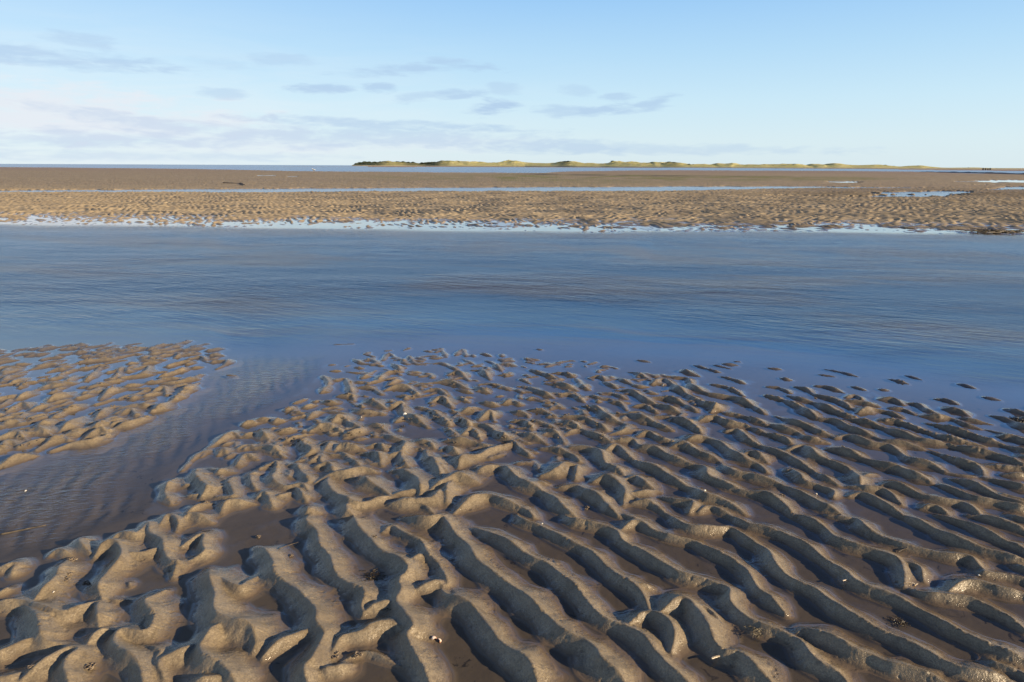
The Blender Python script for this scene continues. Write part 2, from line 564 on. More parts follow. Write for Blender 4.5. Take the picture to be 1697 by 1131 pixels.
def crom(P, k=7):
    P = np.array(P, float)
    if len(P) < 3: return np.array([P[0] + (P[-1] - P[0]) * i / 4 for i in range(5)])
    Q = np.vstack([2 * P[0] - P[1], P, 2 * P[-1] - P[-2]]); out = []
    for i in range(1, len(Q) - 2):
        p0, p1, p2, p3 = Q[i - 1], Q[i], Q[i + 1], Q[i + 2]
        for s in range(k):
            u = s / k
            out.append(0.5 * (2 * p1 + (p2 - p0) * u + (2 * p0 - 5 * p1 + 4 * p2 - p3) * u * u + (3 * p1 - p0 - 3 * p2 + p3) * u ** 3))
    out.append(P[-1]); return np.array(out)
rs = np.random.RandomState(11)
chains = []
for tile, txt in CRESTS.items():
    ox, oy = TX[tile]
    for ln in txt.split('\n'):
        hs, ps = ln.split(':'); hm = float(hs)
        pp = [tuple(float(v) for v in q.split(',')) for q in ps.split()]
        pts = []
        for (u, v) in pp:
            px, py = ox + u / 4.0, oy + v / 4.0
            h = amp(py) * (hm if hm < 1.1 else 1.1 + (hm - 1.1) * .8) * (1.15 if tile == 5 and pp[0][0] < 1330 and pp[0][1] < 850 else 1.0)
            g = gp(px, py, h); pts.append((g[0], g[1], h))
        c = crom(pts)
        d = np.r_[0, np.cumsum(np.hypot(*np.diff(c[:, :2], axis=0).T))]
        L = d[-1]; tp = min(0.06, L * 0.3)
        e = np.minimum(1, 0.45 + 0.55 * np.minimum(d, L - d) / tp)
        vm = np.interp(c[:, 1].mean(), [1.8, 3.0], [.12, .32])
        c[:, 2] *= e * (1 + vm * np.sin(d / 0.024 + rs.rand() * 6) * .6 + vm * .7 * np.sin(d / 0.047 + rs.rand() * 6))
        chains.append(c)
# beyond the frame on either side of the traced bank the same kind of ripple goes on
def add_side(x0, x1, y0, y1, n, ang, hh):
    for _ in range(n):
        x = rs.uniform(x0, x1); y = rs.uniform(y0, y1)
        if abs(x) < (y * (0.76 if x > 0 else .9)): continue
        a = ang + rs.normal(0, .25); L = rs.uniform(.1, .5); p = []
        for k in range(5):
            p.append((x, y, hh)); a2 = a + rs.normal(0, .3); x += math.cos(a2) * L / 4; y += math.sin(a2) * L / 4
        chains.append(crom(p))
pat = [gp(*p) for p in [(-300, 700), (-300, 590), (0, 580), (120, 572), (240, 568), (350, 572), (378, 596), (330, 622), (318, 640), (255, 674), (185, 704), (90, 740), (0, 765)]]
PA = np.array(pat)
for _ in range(420):
    x = rs.uniform(PA[:, 0].min(), PA[:, 0].max()); y = rs.uniform(PA[:, 1].min(), PA[:, 1].max())
    if in_poly(np.array([x]), np.array([y]), pat)[0] < .03: continue
    a = rad(50) + rs.normal(0, .3); L = rs.uniform(.03, .14); hh = rs.uniform(.008, .019); p = []
    for k in range(4):
        p.append((x, y, hh)); a2 = a + rs.normal(0, .4); x += math.cos(a2) * L / 3; y += math.sin(a2) * L / 3
    chains.append(crom(p))
reg = [gp(*p) for p in [(545, 600), (640, 574), (900, 590), (1150, 625), (1150, 700), (1000, 760), (760, 800), (600, 800), (400, 800), (300, 830), (280, 800), (330, 755), (430, 705), (520, 655)]]
RA = np.array(reg)
for _ in range(430):
    x = rs.uniform(RA[:, 0].min(), RA[:, 0].max()); y = rs.uniform(RA[:, 1].min(), RA[:, 1].max())
    if in_poly(np.array([x]), np.array([y]), reg)[0] < .02: continue
    a = rad(-60 if rs.rand() < .6 else 35) + rs.normal(0, .5); L = rs.uniform(.02, .08); hh = rs.uniform(.005, .012); p = []
    for k in range(4):
        p.append((x, y, hh)); a2 = a + rs.normal(0, .5); x += math.cos(a2) * L / 3; y += math.sin(a2) * L / 3
    chains.append(crom(p))
add_side(1.0, 4.2, 0.9, 3.4, 260, rad(-45), .02)
add_side(-2.6, -1.0, 0.9, 1.6, 50, rad(-60), .024)
add_side(-4.2, -2.4, 2.9, 4.6, 60, rad(45), .014)

K = 1 / 0.0022
acc = np.zeros(X.shape, np.float64)
LD = np.array([-0.62, -0.78])     # steep (lee) side faces the lower left
wn = vnoise(X / .05, Y / .05, 40)
for c in chains:
    hmax = c[:, 2].max(); wmax = hmax * 4.2 + 0.01
    xa, xb = c[:, 0].min() - wmax, c[:, 0].max() + wmax; ya, yb = c[:, 1].min() - wmax, c[:, 1].max() + wmax
    i0, i1 = np.searchsorted(ys, [ya, yb]); i0 = max(0, i0 - 1); i1 = min(NR, i1 + 1)
    if i1 <= i0: continue
    yy0, yy1 = ys[i0] + .25, ys[i1 - 1] + .25
    ta = min(xa / yy0, xa / yy1); tb = max(xb / yy0, xb / yy1)
    j0, j1 = np.searchsorted(t, [ta, tb]); 
    if j1 <= j0: continue
    gx = X[i0:i1, j0:j1]; gy = Y[i0:i1, j0:j1]
    best = np.full(gx.shape, 9.0); bh = np.zeros(gx.shape); bs = np.zeros(gx.shape); bd = np.zeros(gx.shape)
    wsc = float(np.interp(c[:, 1].mean(), [1.7, 2.4], [.84, 1.0]))
    # chop long chains so that the windows stay small
    for k in range(len(c) - 1):
        x1, y1, h1 = c[k]; x2, y2, h2 = c[k + 1]
        r0, r1 = np.searchsorted(ys[i0:i1], [min(y1, y2) - wmax, max(y1, y2) + wmax])
        if r1 <= r0: continue
        yb0, yb1 = ys[i0 + r0] + .25, ys[i0 + r1 - 1] + .25
        xl, xr = min(x1, x2) - wmax, max(x1, x2) + wmax
        q0, q1 = np.searchsorted(t[j0:j1], [min(xl / yb0, xl / yb1), max(xr / yb0, xr / yb1)])
        if q1 <= q0: continue
        sx = gx[r0:r1, q0:q1]; sy = gy[r0:r1, q0:q1]
        ex, ey = x2 - x1, y2 - y1; L2 = ex * ex + ey * ey + 1e-12
        tt = np.clip(((sx - x1) * ex + (sy - y1) * ey) / L2, 0, 1)
        vx = sx - x1 - tt * ex; vy = sy - y1 - tt * ey
        d = np.hypot(vx, vy)
        h = h1 + (h2 - h1) * tt
        dt = (vx * LD[0] + vy * LD[1]) / (d + 1e-6)       # +1 on the lee side
        wf = (2.15 - 0.55 * dt) * wsc
        q = d / (h * wf + 1e-5)
        B = best[r0:r1, q0:q1]; m = q < B
        B[m] = q[m]; bd[r0:r1, q0:q1][m] = dt[m]; bh[r0:r1, q0:q1][m] = h[m]
    wnl = wn[i0:i1, j0:j1]
    q = best * (1 + 0.16 * wnl)
    q = np.sqrt(q * q + 0.004) - 0.03
    prof = np.where(q < 1, np.abs(1 - q) ** (1.85 + .15 * bd), -(q - 1) * .9)
    H = bh * prof
    mask = best < 1.9
    a_ = acc[i0:i1, j0:j1]
    a_ += np.where(mask, np.exp(K * np.clip(H, -0.02, 0.06)), 0)
Hc = np.log(acc + 1e-9) / K
for ax in (0, 1):
    Hc = (np.roll(Hc, 1, ax) + 2 * Hc + np.roll(Hc, -1, ax)) / 4
del acc

# ---------------------------------------------------------------- bed and banks
shore = [gp(*p) for p in [(-700, 640), (-200, 588), (0, 572), (120, 566), (250, 560), (350, 568), (385, 585), (440, 590), (545, 566), (620, 566), (720, 566), (900, 574), (1100, 590), (1300, 606), (1500, 628), (1697, 655), (2000, 700), (2600, 800)]]
shore_t = np.array([s[0] / s[1] for s in shore]); shore_y = np.array([s[1] for s in shore])
ysh = np.interp(T, shore_t, shore_y)
off = Y - ysh                                                     # metres out from the near shore
stream = [gp(*p) for p in [(-500, 830), (0, 770), (90, 744), (190, 708), (260, 678), (320, 640), (345, 612), (385, 585), (430, 580), (540, 590), (535, 620), (500, 650), (440, 680), (400, 700), (340, 740), (290, 770), (265, 810), (250, 850), (170, 878), (100, 915), (20, 930), (-300, 990)]]
near = Y < 6
ds = np.full(X.shape, -1.0); nr6 = np.searchsorted(ys, 6)
ds[:nr6] = in_poly(X[:nr6], Y[:nr6], stream)
small = fbm(X / .03, Y / .03, 3, 7)
med = fbm(X / .12, Y / .12, 3, 2)
bed = -0.0035 + 0.0016 * med + 0.0006 * small
bed = bed - 0.012 * sstep(ds, 0, 0.15) + 0.003 * np.sin((X * .9 + Y * .35) / .011 + 3 * med) * sstep(ds, 0.02, 0.12) * (0.5 + .5 * vnoise(X / .2, Y / .2, 31))
offn = np.maximum(off + .25 * fbm(X / .8, Y / .5, 2, 171), 0)
depth = 0.30 * (1 - np.exp(-offn ** 1.9 / 2.2)) + 0.012 * sstep(off, -.5, .8)
bed = bed - depth
# shoals under the channel
shoal = 0.012 * np.exp(-((Y - np.interp(T, [-.4, -.1, .3, .75], [4.6, 4.55, 5.0, 5.3])) / .35) ** 2) * sstep(T, -.15, .1)
bed = bed + shoal * sstep(off, 0.2, .8)
rough = 0.0007 * small + 0.0011 * fbm(X / .011, Y / .011, 2, 9) * sstep(3.6, 1.5, 0) if False else 0.0007 * small
# lumps of worked-over sand along the crests half way up the bank
lump = np.maximum(0, fbm(X / .018, Y / .018, 2, 13)) * sstep(vnoise(X / .14, Y / .14, 21), -.1, .5) * sstep(Y, 2.2, 2.9)
Hn = np.maximum(bed, np.where(Hc > -0.015, Hc, -1))
sm = 0.0012                                                       # soft join of ripple and pool floor
Hn = np.where(Hc > -0.018, np.log(np.exp((np.clip(Hc, -.02, 1) - bed) / sm * 0.999) + 1) * sm + bed, bed)
grit = fbm(X / .009, Y / .009, 2, 141) * sstep(Y, 4.5, 2.0)
pit = np.maximum(0, fbm(X / .014, Y / .014, 2, 151) - .2) * sstep(vnoise(X / .1, Y / .1, 155), -.2, .4) * sstep(Y, 4.5, 2.0)
Hn = np.where(Hn > 0.001, Hn + rough * 2.2 + (grit * .0006 + .0009 * fbm(X / .028, Y / .028, 2, 161) * sstep(Y, 5, 2) - pit * .005) * sstep(Hn, .001, .006) + lump * 0.0075 * sstep(Hn, 0.001, 0.008) + 0.0025 * med * sstep(Hn, .004, .02), Hn)
# far bank
fs = line_y([(-900, 362), (0, 371), (200, 373), (400, 376), (600, 380), (850, 383), (1000, 384), (1150, 382), (1300, 382), (1450, 384), (1600, 387), (1697, 388), (2600, 398)])
yfs = fs(T) + 0.25 * vnoise(X / 1.1, Y * 0, 4) + 0.12 * vnoise(X / .35, Y * 0 + 3, 5)
e = Y - yfs
wx = X + 0.16 * fbm(X / .4, Y / .4, 2, 50); wy = Y + 0.16 * fbm(X / .4, Y / .4, 2, 60)
def ripples(wx, wy, lam, ang):
    ph = (wx * math.cos(ang) + wy * math.sin(ang)) / lam
    f = ph - np.floor(ph)
    return np.where(f < .62, f / .62, (1 - f) / .38)              # 0..1 asymmetric
r1 = ripples(wx, wy, .17, rad(24)); r2 = ripples(wx, wy, .22, rad(-28))
rm = np.clip(0.5 + 1.2 * vnoise(X / .8, Y / .8, 70), 0, 1)
rp = r1 * (1 - .55 * rm) + r2 * .55 * rm
rp = rp * (0.75 + .5 * vnoise(X / .23, Y / .23, 72)) 
base = -0.30 + 0.30 * sstep(e, -2.5, 0) + 0.055 * sstep(e, 0.0, 6) - .012
base = base + .012 * fbm(X / 2.5, Y / 2.0, 2, 80)
fade = 1 - sstep(Y, 34, 60)
Hf = base + 0.050 * (rp - .25) * sstep(e, -1.2, 1.0) * (0.35 + .65 * fade) 
# the long low ground behind: runnels and pools are dips below the water level
def strip(top, bot, soft=0.12, wob=0.0):
    ft = line_y(top); fb = line_y(bot)
    yt = ft(T); yb = fb(T)
    wv = 1 + wob * vnoise(T * 40, Y * 0, 8) + wob * .6 * vnoise(T * 160, Y * 0, 9)
    yb2 = yb * wv; yt2 = yt * wv
    s = soft * (yt - yb) + 1e-3
    return sstep(Y, yb2 - s, yb2 + s) * (1 - sstep(Y, yt2 - s, yt2 + s)) * (yt > yb * 1.003)
r2m = strip([(-900, 310.5), (0, 316.5), (300, 314.5), (600, 312.6), (850, 311.2), (1100, 310), (1300, 309.5), (1500, 311.5), (1580, 313), (2600, 316)],
            [(-900, 314.5), (0, 320.5), (200, 320), (420, 320.5), (600, 319), (900, 318.5), (1100, 318), (1250, 314.5), (1350, 313), (1500, 313), (1580, 313.2), (2600, 316.5)], .06, .010)
Z = np.where(Y < yfs - 3, Hn, np.maximum(Hn * 0 + Hf, -0.32))
blend = sstep(Y, yfs - 3.2, yfs - 2.2)
Z = Hn * (1 - blend) + Hf * blend
far = Y > 20
Z = np.where(far, Z * (1 - r2m) - 0.05 * r2m, Z)
def pool(cx, cy, hw, hh, dep=.06, br=.55):
    global Z
    # ellipse in photograph pixels carried onto the ground
    g = gp(cx, cy); gx = gp(cx + hw, cy); gt = gp(cx, cy - hh); gb = gp(cx, cy + hh)
    rx = abs(gx[0] - g[0]); ry = (gt[1] - gb[1]) / 2; cyy = (gt[1] + gb[1]) / 2
    ry *= (1.7 if cy > 310 else 1.0)
    q = ((X - g[0] - (Y - cyy) * g[0] / g[1]) / rx) ** 2 + ((Y - cyy) / ry) ** 2
    nse = br * vnoise(X / (rx * .12), Y / (ry * .35), 90)
    m = 1 - sstep(q + nse, .6, 1.1)
    Z = np.where(far, Z * (1 - m) - dep * m, Z)
for p in [(1530, 321, 75, 1.6), (1500, 326, 60, 1.5), (1440, 327.5, 40, .8), (1570, 319, 40, 1.2), (1402, 302.5, 28, 1.6), (1680, 301.5, 45, 2.4), (1690, 312.5, 35, 1.6), (1655, 315, 20, .6), (1560, 324, 45, .9), (1470, 322, 35, .8), (1610, 302, 22, .8), (1330, 326, 60, .5), (1660, 307, 60, .5),
          (440, 291.5, 16, .5), (485, 293, 14, .4), (1880, 306, 100, 3), (-300, 305, 150, 1.5)]:
    pool(*p)
# small pools just behind the far waterline
pk = sstep(vnoise(X / .5, Y / .35, 95), .3, .75) * sstep(e, .2, .5) * (1 - sstep(e, 1.1, 1.9))
Z = Z - 0.03 * pk * sstep(T, -.62, -.5)
# the sea and the wet flats by the horizon
ws = strip([(-2500, 0 + 268.5), (-900, 270.5), (0, 274.4), (300, 275.5), (600, 277.2), (950, 278), (1300, 279.2), (1420, 280), (1500, 281.8), (1600, 283), (1697, 284), (2600, 289)],
           [(-2500, 271.5), (-900, 274), (0, 277), (300, 280), (500, 283.8), (700, 285), (900, 286), (950, 284), (1100, 282.3), (1250, 283.0), (1400, 283.5), (1500, 284.5), (1600, 287.5), (1697, 289), (2600, 297)], .05, .012)
dshore = line_y([(-2500, 266.5), (-900, 269.6), (0, 273.4), (300, 274.6), (583, 275.6), (700, 275.7), (870, 276.6), (1000, 277.5), (1150, 278.5), (1300, 279.5), (1400, 280.1), (1600, 281.6), (1697, 282.2), (2600, 288)])(T)
Z = np.where(Y > 60, Z * (1 - ws) - .08 * ws, Z)
# the open sea on the left, everything beyond the last flats
sea = sstep(Y, 1, 1.08) * 0
seaY = line_y([(-2500, 267.5), (-900, 270.6), (0, 274.6), (300, 275.6), (583, 276.6)])(T)
tl = gp(590, 300); TL = tl[0] / tl[1]
sea = sstep(Y / seaY, .97, 1.03) * (1 - sstep(T, TL - .012, TL + .02))
Z = Z * (1 - sea) - 2.0 * sea
wetf = np.where(Y > 60, fbm(X / (Y * .12), Y / (Y[:, :1] * 0 + Y * .0 + 40.0), 3, 97), 0)
Z = np.where(Y > 60, Z - .02 * sstep(wetf, .1, .6), Z)
# beyond the dunes' foot the ground stays low under them
Z = np.where((Y > 380) & (sea < .5), np.minimum(Z, .05), Z)

# painted-on facts of the ground: weed, dark drift lines, wet brown shoulders
def band(top, bot, soft=.25): return strip(top, bot, soft)
algae = band([(-900, 283), (0, 289), (600, 291), (800, 290), (1000, 290), (1300, 293), (1700, 296)], [(-900, 286), (0, 292), (600, 300), (800, 301), (1000, 302), (1300, 300), (1700, 298)], .4)
algae = algae * sstep(T, -.35, 0.02) * (1 - sstep(T, .45, .62)) * np.clip(.45 + .9 * fbm(X / (Y * .03), Y / 5.0, 3, 98), 0, 1)
dk = band([(700, 288.6), (850, 287.8), (1000, 290), (1100, 291.5), (1400, 293)], [(700, 289), (850, 289.8), (1000, 292.4), (1100, 293), (1400, 294.2)], .3) * sstep(T, -.02, .05) * (1 - sstep(T, .2, .5)) * (.5 + .5 * vnoise(T * 60, Y * 0, 99))
dk2 = band([(900, 300), (1250, 316), (1330, 314), (1500, 314), (1697, 314), (2600, 318)], [(900, 301), (1250, 322), (1400, 328), (1550, 329), (1697, 328), (2600, 330)], .3) * sstep(T, .33, .45)
print('heights done')

def grid_mesh(name, X, Y, Z, attrs, mat):
    nr, nc = X.shape
    me = bpy.data.meshes.new(name)
    me.vertices.add(nr * nc)
    me.vertices.foreach_set('co', np.stack([X, Y, Z], -1).astype(np.float32).ravel())
    nq = (nr - 1) * (nc - 1)
    i = np.arange(nr * nc, dtype=np.int32).reshape(nr, nc)
    q = np.stack([i[:-1, :-1], i[:-1, 1:], i[1:, 1:], i[1:, :-1]], -1).reshape(-1)
    me.loops.add(nq * 4); me.loops.foreach_set('vertex_index', q)
    me.polygons.add(nq)
    me.polygons.foreach_set('loop_start', np.arange(nq, dtype=np.int32) * 4)
    me.polygons.foreach_set('loop_total', np.full(nq, 4, np.int32))
    me.polygons.foreach_set('use_smooth', np.ones(nq, bool))
    me.update(calc_edges=True)
    for k, v in attrs.items():
        a = me.attributes.new(k, 'FLOAT', 'POINT'); a.data.foreach_set('value', v.astype(np.float32).ravel())
    me.materials.append(mat)
    o = bpy.data.objects.new(name, me); C.objects.link(o)
    return o

# ---------------------------------------------------------------- materials of the ground and the water
def newmat(name):
    m = bpy.data.materials.new(name); m.use_nodes = True; m.node_tree.nodes.clear()
    return m, NB(m.node_tree)
def attr(b, name):
    n = b.n('ShaderNodeAttribute', attribute_name=name); return n.outputs['Fac']
sand, b = newmat('wet_rippled_sand')
geo = b.n('ShaderNodeNewGeometry'); pos = geo.outputs['Position']
sp = b.n('ShaderNodeSeparateXYZ'); b.link(pos, sp.inputs[0]); zz = sp.outputs[2]; yy = sp.outputs[1]
n1 = b.noise(pos, 9, 4, .6); n2 = b.noise(pos, 220, 3, .6); n3 = b.noise(pos, 700, 2, .5); n4 = b.noise(pos, .8, 3, .5)
c = b.mix(b.ss(n1, .3, .7), (.185, .145, .092, 1), (.275, .22, .145, 1))
nm = b.noise(pos, 34, 5, .65, .3)
c = b.mix(b.ss(nm, .5, .68, 0, .55), c, (.10, .078, .052, 1)); c = b.mix(b.ss(nm, .44, .3, 0, .35), c, (.31, .25, .165, 1))
c = b.mix(b.m('MULTIPLY', b.ss(n2, .38, .66), .55), c, (.105, .082, .06, 1))
c = b.mix(b.m('MULTIPLY', b.ss(n3, .62, .75), .5), c, (.42, .36, .27, 1))
c = b.mix(b.m('MULTIPLY', b.ss(n3, .36, .26), .6), c, (.05, .042, .035, 1))
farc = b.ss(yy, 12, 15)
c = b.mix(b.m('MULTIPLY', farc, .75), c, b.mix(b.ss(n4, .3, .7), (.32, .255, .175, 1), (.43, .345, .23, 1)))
fst = b.noise(b.mapping(pos, (.25, 1, 1)), .12, 5, .6); fs2 = b.noise(pos, 1.3, 4, .65)
fg = b.ss(yy, 30, 45)
c = b.mix(b.m('MULTIPLY', fg, b.ss(fst, .4, .62, 0, .75)), c, (.30, .235, .17, 1))
c = b.mix(b.m('MULTIPLY', fg, b.ss(fs2, .42, .62, 0, .6)), c, (.21, .17, .115, 1))
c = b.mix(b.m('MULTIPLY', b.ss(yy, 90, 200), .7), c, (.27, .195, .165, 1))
# pool floors: soaked silt with dark flecks
fl = b.noise(b.mapping(pos, (1, 1, 1)), 26, 5, .72, .8); flm = b.noise(pos, 5, 2, .5)
floor_c = b.mix(b.m('MULTIPLY', b.ss(fl, .58, .66), b.ss(flm, .45, .6, .15, .8)), (.118, .088, .062, 1), (.022, .020, .019, 1))
wet = b.ss(zz, .012, -.001)  # damp sand low down, its dark carried up the flanks to deepen their shade
wet_shade = b.m('MULTIPLY', wet, b.m('SUBTRACT', 1.0, b.m('MULTIPLY', farc, .45)))
c = b.mix(wet_shade, c, floor_c)
c = b.mix(b.m('MULTIPLY', attr(b, 'algae'), .85), c, (.15, .16, .035, 1))
c = b.mix(attr(b, 'dark'), c, (.07, .055, .045, 1))
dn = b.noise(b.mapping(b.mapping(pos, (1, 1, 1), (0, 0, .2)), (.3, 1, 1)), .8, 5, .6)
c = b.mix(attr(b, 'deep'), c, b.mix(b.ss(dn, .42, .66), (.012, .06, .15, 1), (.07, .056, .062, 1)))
pr = b.n('ShaderNodeBsdfPrincipled'); b.link(c, pr.inputs['Base Color'])
farr = b.m('MULTIPLY', farc, b.ss(zz, .0, .02))
rgh = b.m('ADD', b.ss(zz, .001, .018, .10, .34), b.m('MULTIPLY', farr, .45), clamp=True)
b.link(rgh, pr.inputs['Roughness'])
b.link(b.m('MULTIPLY', b.m('MULTIPLY_ADD', farr, -.45, .60), b.ss(zz, -.0035, .0, .0, 1)), pr.inputs['Specular IOR Level'])
pr.inputs['IOR'].default_value = 1.45
bp = b.n('ShaderNodeBump'); bp.inputs['Strength'].default_value = .9; bp.inputs['Distance'].default_value = .0019
hh = b.m('ADD', b.m('MULTIPLY', n2, .8), b.m('MULTIPLY', n3, .35)); hh = b.m('ADD', hh, b.m('MULTIPLY', b.noise(pos, 90, 4, .65), 1.2))
b.link(b.m('MULTIPLY', hh, b.ss(zz, -.001, .006, .15, 1)), bp.inputs['Height'])
bp2 = b.n('ShaderNodeBump'); bp2.inputs['Strength'].default_value = .8; bp2.inputs['Distance'].default_value = .12
fr = b.noise(b.mapping(pos, (1, .55, 1), (0, 0, .5)), 3.6, 3, .6)
b.link(b.m('MULTIPLY', fr, b.ss(yy, 30, 50)), bp2.inputs['Height']); b.link(bp.outputs[0], bp2.inputs['Normal'])
b.link(bp2.outputs[0], pr.inputs['Normal'])
om = b.n('ShaderNodeOutputMaterial'); b.link(pr.outputs[0], om.inputs[0])

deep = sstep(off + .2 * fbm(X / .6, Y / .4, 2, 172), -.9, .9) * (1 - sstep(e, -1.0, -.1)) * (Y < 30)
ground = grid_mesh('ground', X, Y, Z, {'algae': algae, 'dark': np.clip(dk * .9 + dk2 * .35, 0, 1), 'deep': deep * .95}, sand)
tag(ground, kind='structure')

# a plain sheet of sea bed far below everything, out to the horizon
me = bpy.data.meshes.new('sea_bed'); me.from_pydata([(-14000, -3000, -2.6), (14000, -3000, -2.6), (14000, 14000, -2.6), (-14000, 14000, -2.6)], [], [(0, 1, 2, 3)]); me.materials.append(sand)
o = bpy.data.objects.new('sea_bed', me); C.objects.link(o); tag(o, kind='structure')

water_m, b = newmat('tidal_water')
geo = b.n('ShaderNodeNewGeometry'); pos = geo.outputs['Position']
sp = b.n('ShaderNodeSeparateXYZ'); b.link(pos, sp.inputs[0]); yy = sp.outputs[1]
wave = attr(b, 'wave')
pr_ = lambda a, s_: b.mapping(b.mapping(pos, (1, 1, 1), (0, 0, rad(a))), (1, s_, 1))
w1 = b.noise(pr_(26, 3.4), 4.2, 3, .55, .35)
w2 = b.noise(pr_(12, 2.4), 1.5, 3, .5, .5)
w3 = b.noise(pr_(30, 3.2), 11, 2, .5, .3)
h = b.m('ADD', b.m('MULTIPLY', w1, .35), b.m('MULTIPLY', w2, .35)); h = b.m('ADD', h, b.m('MULTIPLY', w3, .13))
bp = b.n('ShaderNodeBump'); bp.inputs['Strength'].default_value = 1.0; bp.inputs['Distance'].default_value = .034
patch = b.ss(b.noise(b.mapping(pos, (.5, 1, 1), (0, 0, .15)), .55, 3, .5), .35, .65, .25, 1.15)
b.link(b.m('MULTIPLY', b.m('MULTIPLY', h, patch), wave), bp.inputs['Height'])
# the small stream on the left runs in fine combed ripples
strm = attr(b, 'stream')
s1 = b.noise(pr_(-12, 2.6), 16, 3, .55, 1.2)
bq = b.n('ShaderNodeBump'); bq.inputs['Strength'].default_value = 1.0; bq.inputs['Distance'].default_value = .0032
b.link(b.m('MULTIPLY', s1, strm), bq.inputs['Height']); b.link(bp.outputs[0], bq.inputs['Normal'])
dt_ = b.n('ShaderNodeVectorMath', operation='DOT_PRODUCT'); b.link(geo.outputs['Incoming'], dt_.inputs[0]); b.link(bq.outputs[0], dt_.inputs[1])
fres = b.m('MULTIPLY_ADD', b.m('POWER', b.m('SUBTRACT', 1.0, b.m('MULTIPLY_ADD', wave, .112, b.m('ABSOLUTE', dt_.outputs['Value']))), 5.0), .975, .025, clamp=True)
gl = b.n('ShaderNodeBsdfGlossy'); b.link(bq.outputs[0], gl.inputs['Normal']); b.link(b.m('MULTIPLY_ADD', wave, .22, .02), gl.inputs['Roughness'])
gl.inputs['Color'].default_value = (1, 1, 1, 1)
tr = b.n('ShaderNodeBsdfTransparent'); tr.inputs['Color'].default_value = (.90, .93, .95, 1)
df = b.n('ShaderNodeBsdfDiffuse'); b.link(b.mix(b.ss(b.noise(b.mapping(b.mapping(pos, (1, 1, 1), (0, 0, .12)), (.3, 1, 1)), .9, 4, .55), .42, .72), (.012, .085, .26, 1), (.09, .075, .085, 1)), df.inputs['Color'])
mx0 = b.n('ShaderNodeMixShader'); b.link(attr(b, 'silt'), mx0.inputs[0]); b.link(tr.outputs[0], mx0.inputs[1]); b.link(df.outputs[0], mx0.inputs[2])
mx = b.n('ShaderNodeMixShader'); b.link(fres, mx.inputs[0]); b.link(mx0.outputs[0], mx.inputs[1]); b.link(gl.outputs[0], mx.inputs[2])
om = b.n('ShaderNodeOutputMaterial'); b.link(mx.outputs[0], om.inputs[0])

tw = np.linspace(-1.6, 1.6, 420)
yw = [-40.0, -5.0, 0.2]
while yw[-1] < 14000: yw.append(yw[-1] + max(.02, min(.02 + yw[-1] ** 2 / (FPX * CAMH) * 2.5, yw[-1] * .2)))
yw = np.array(yw); YW = np.repeat(yw[:, None], len(tw), 1); XW = (np.maximum(YW, 0) + 1.5) * tw[None, :]
XW[:2] *= 40; XW[2] *= 4
YWs = np.maximum(YW, .3); TW = XW / YWs
offw = YW - np.interp(TW, shore_t, shore_y) + .35 * fbm(XW / .9, YW / .5, 2, 170); ew = YW - fs(TW)
wv = sstep(offw, -.3, 2.4) * (1 - sstep(ew + .25 * fbm(XW / 1.2, YW / .4, 2, 175), -.5, .0)) * (YW < 30)
wv = wv + .6 * sstep(YW, 20, 30) * (1 - sstep(YW, 40, 60)) + .9 * sstep(YW, 60, 120)
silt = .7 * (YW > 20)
stw = np.zeros(XW.shape); mk = (YW < 6) & (YW > .5); stw[mk] = sstep(in_poly(XW[mk], YW[mk], stream) + .1 * vnoise(XW[mk] / .15, YW[mk] / .15, 9), -.05, .4)
stw = stw * (1 - sstep(offw, -.5, .3))
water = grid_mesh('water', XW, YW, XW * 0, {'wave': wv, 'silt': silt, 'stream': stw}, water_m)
tag(water, kind='structure')

# ---------------------------------------------------------------- dunes on the horizon
TOP = [(583, 274.3), (590, 271.5), (600, 269.5), (606, 268.5), (620, 269), (630, 268.5), (641, 267), (650, 268.5), (660, 268), (680, 270), (690, 270.5), (697, 271.5), (705, 269), (715, 269.5), (725, 268), (735, 266.3), (750, 267), (765, 268), (775, 267.5), (790, 268.5), (810, 269.5), (825, 269.5), (840, 267), (848, 266), (860, 267.5), (873, 270), (885, 270.5), (912, 271), (925, 269), (942, 267.5), (955, 268.5), (968, 270.5), (1000, 270.5), (1010, 269), (1018, 266.5), (1030, 267.5), (1035, 269), (1045, 268), (1060, 270), (1075, 270), (1080, 268.7), (1090, 270), (1108, 268.5), (1125, 269.5), (1135, 272), (1150, 272), (1180, 272.3), (1188, 270), (1200, 271), (1215, 270), (1220, 272), (1235, 273), (1260, 272.8), (1290, 272.5), (1305, 271), (1318, 270.5), (1330, 272), (1340, 273.5), (1347, 270.8), (1360, 271), (1365, 273), (1380, 271), (1390, 271.5), (1400, 273), (1412, 274), (1440, 273.5), (1450, 273), (1465, 274), (1480, 275), (1490, 276), (1503, 275.5), (1525, 274.5), (1540, 276.5), (1560, 278), (1600, 277.8), (1640, 278), (1665, 278.5), (1697, 279.3), (1800, 279.5), (2200, 281)]
BASE = [(583, 275.5), (700, 275.8), (870, 276.6), (1000, 277.5), (1150, 278.5), (1300, 279.5), (1400, 280.1), (1600, 281.4), (1697, 282), (2200, 285)]
def horiz(px): return 271.7 + px * .0043
def dist_at(px): return float(gp(px, np.interp(px, [p[0] for p in BASE], [p[1] for p in BASE]))[1])
NU, NV = 1500, 46
pxs = np.linspace(583, 2200, NU)
xt = np.array([p[0] for p in TOP]); yt_ = np.array([p[1] for p in TOP])
VX = np.zeros((NV, NU)); VY = np.zeros((NV, NU)); VZ = np.zeros((NV, NU))
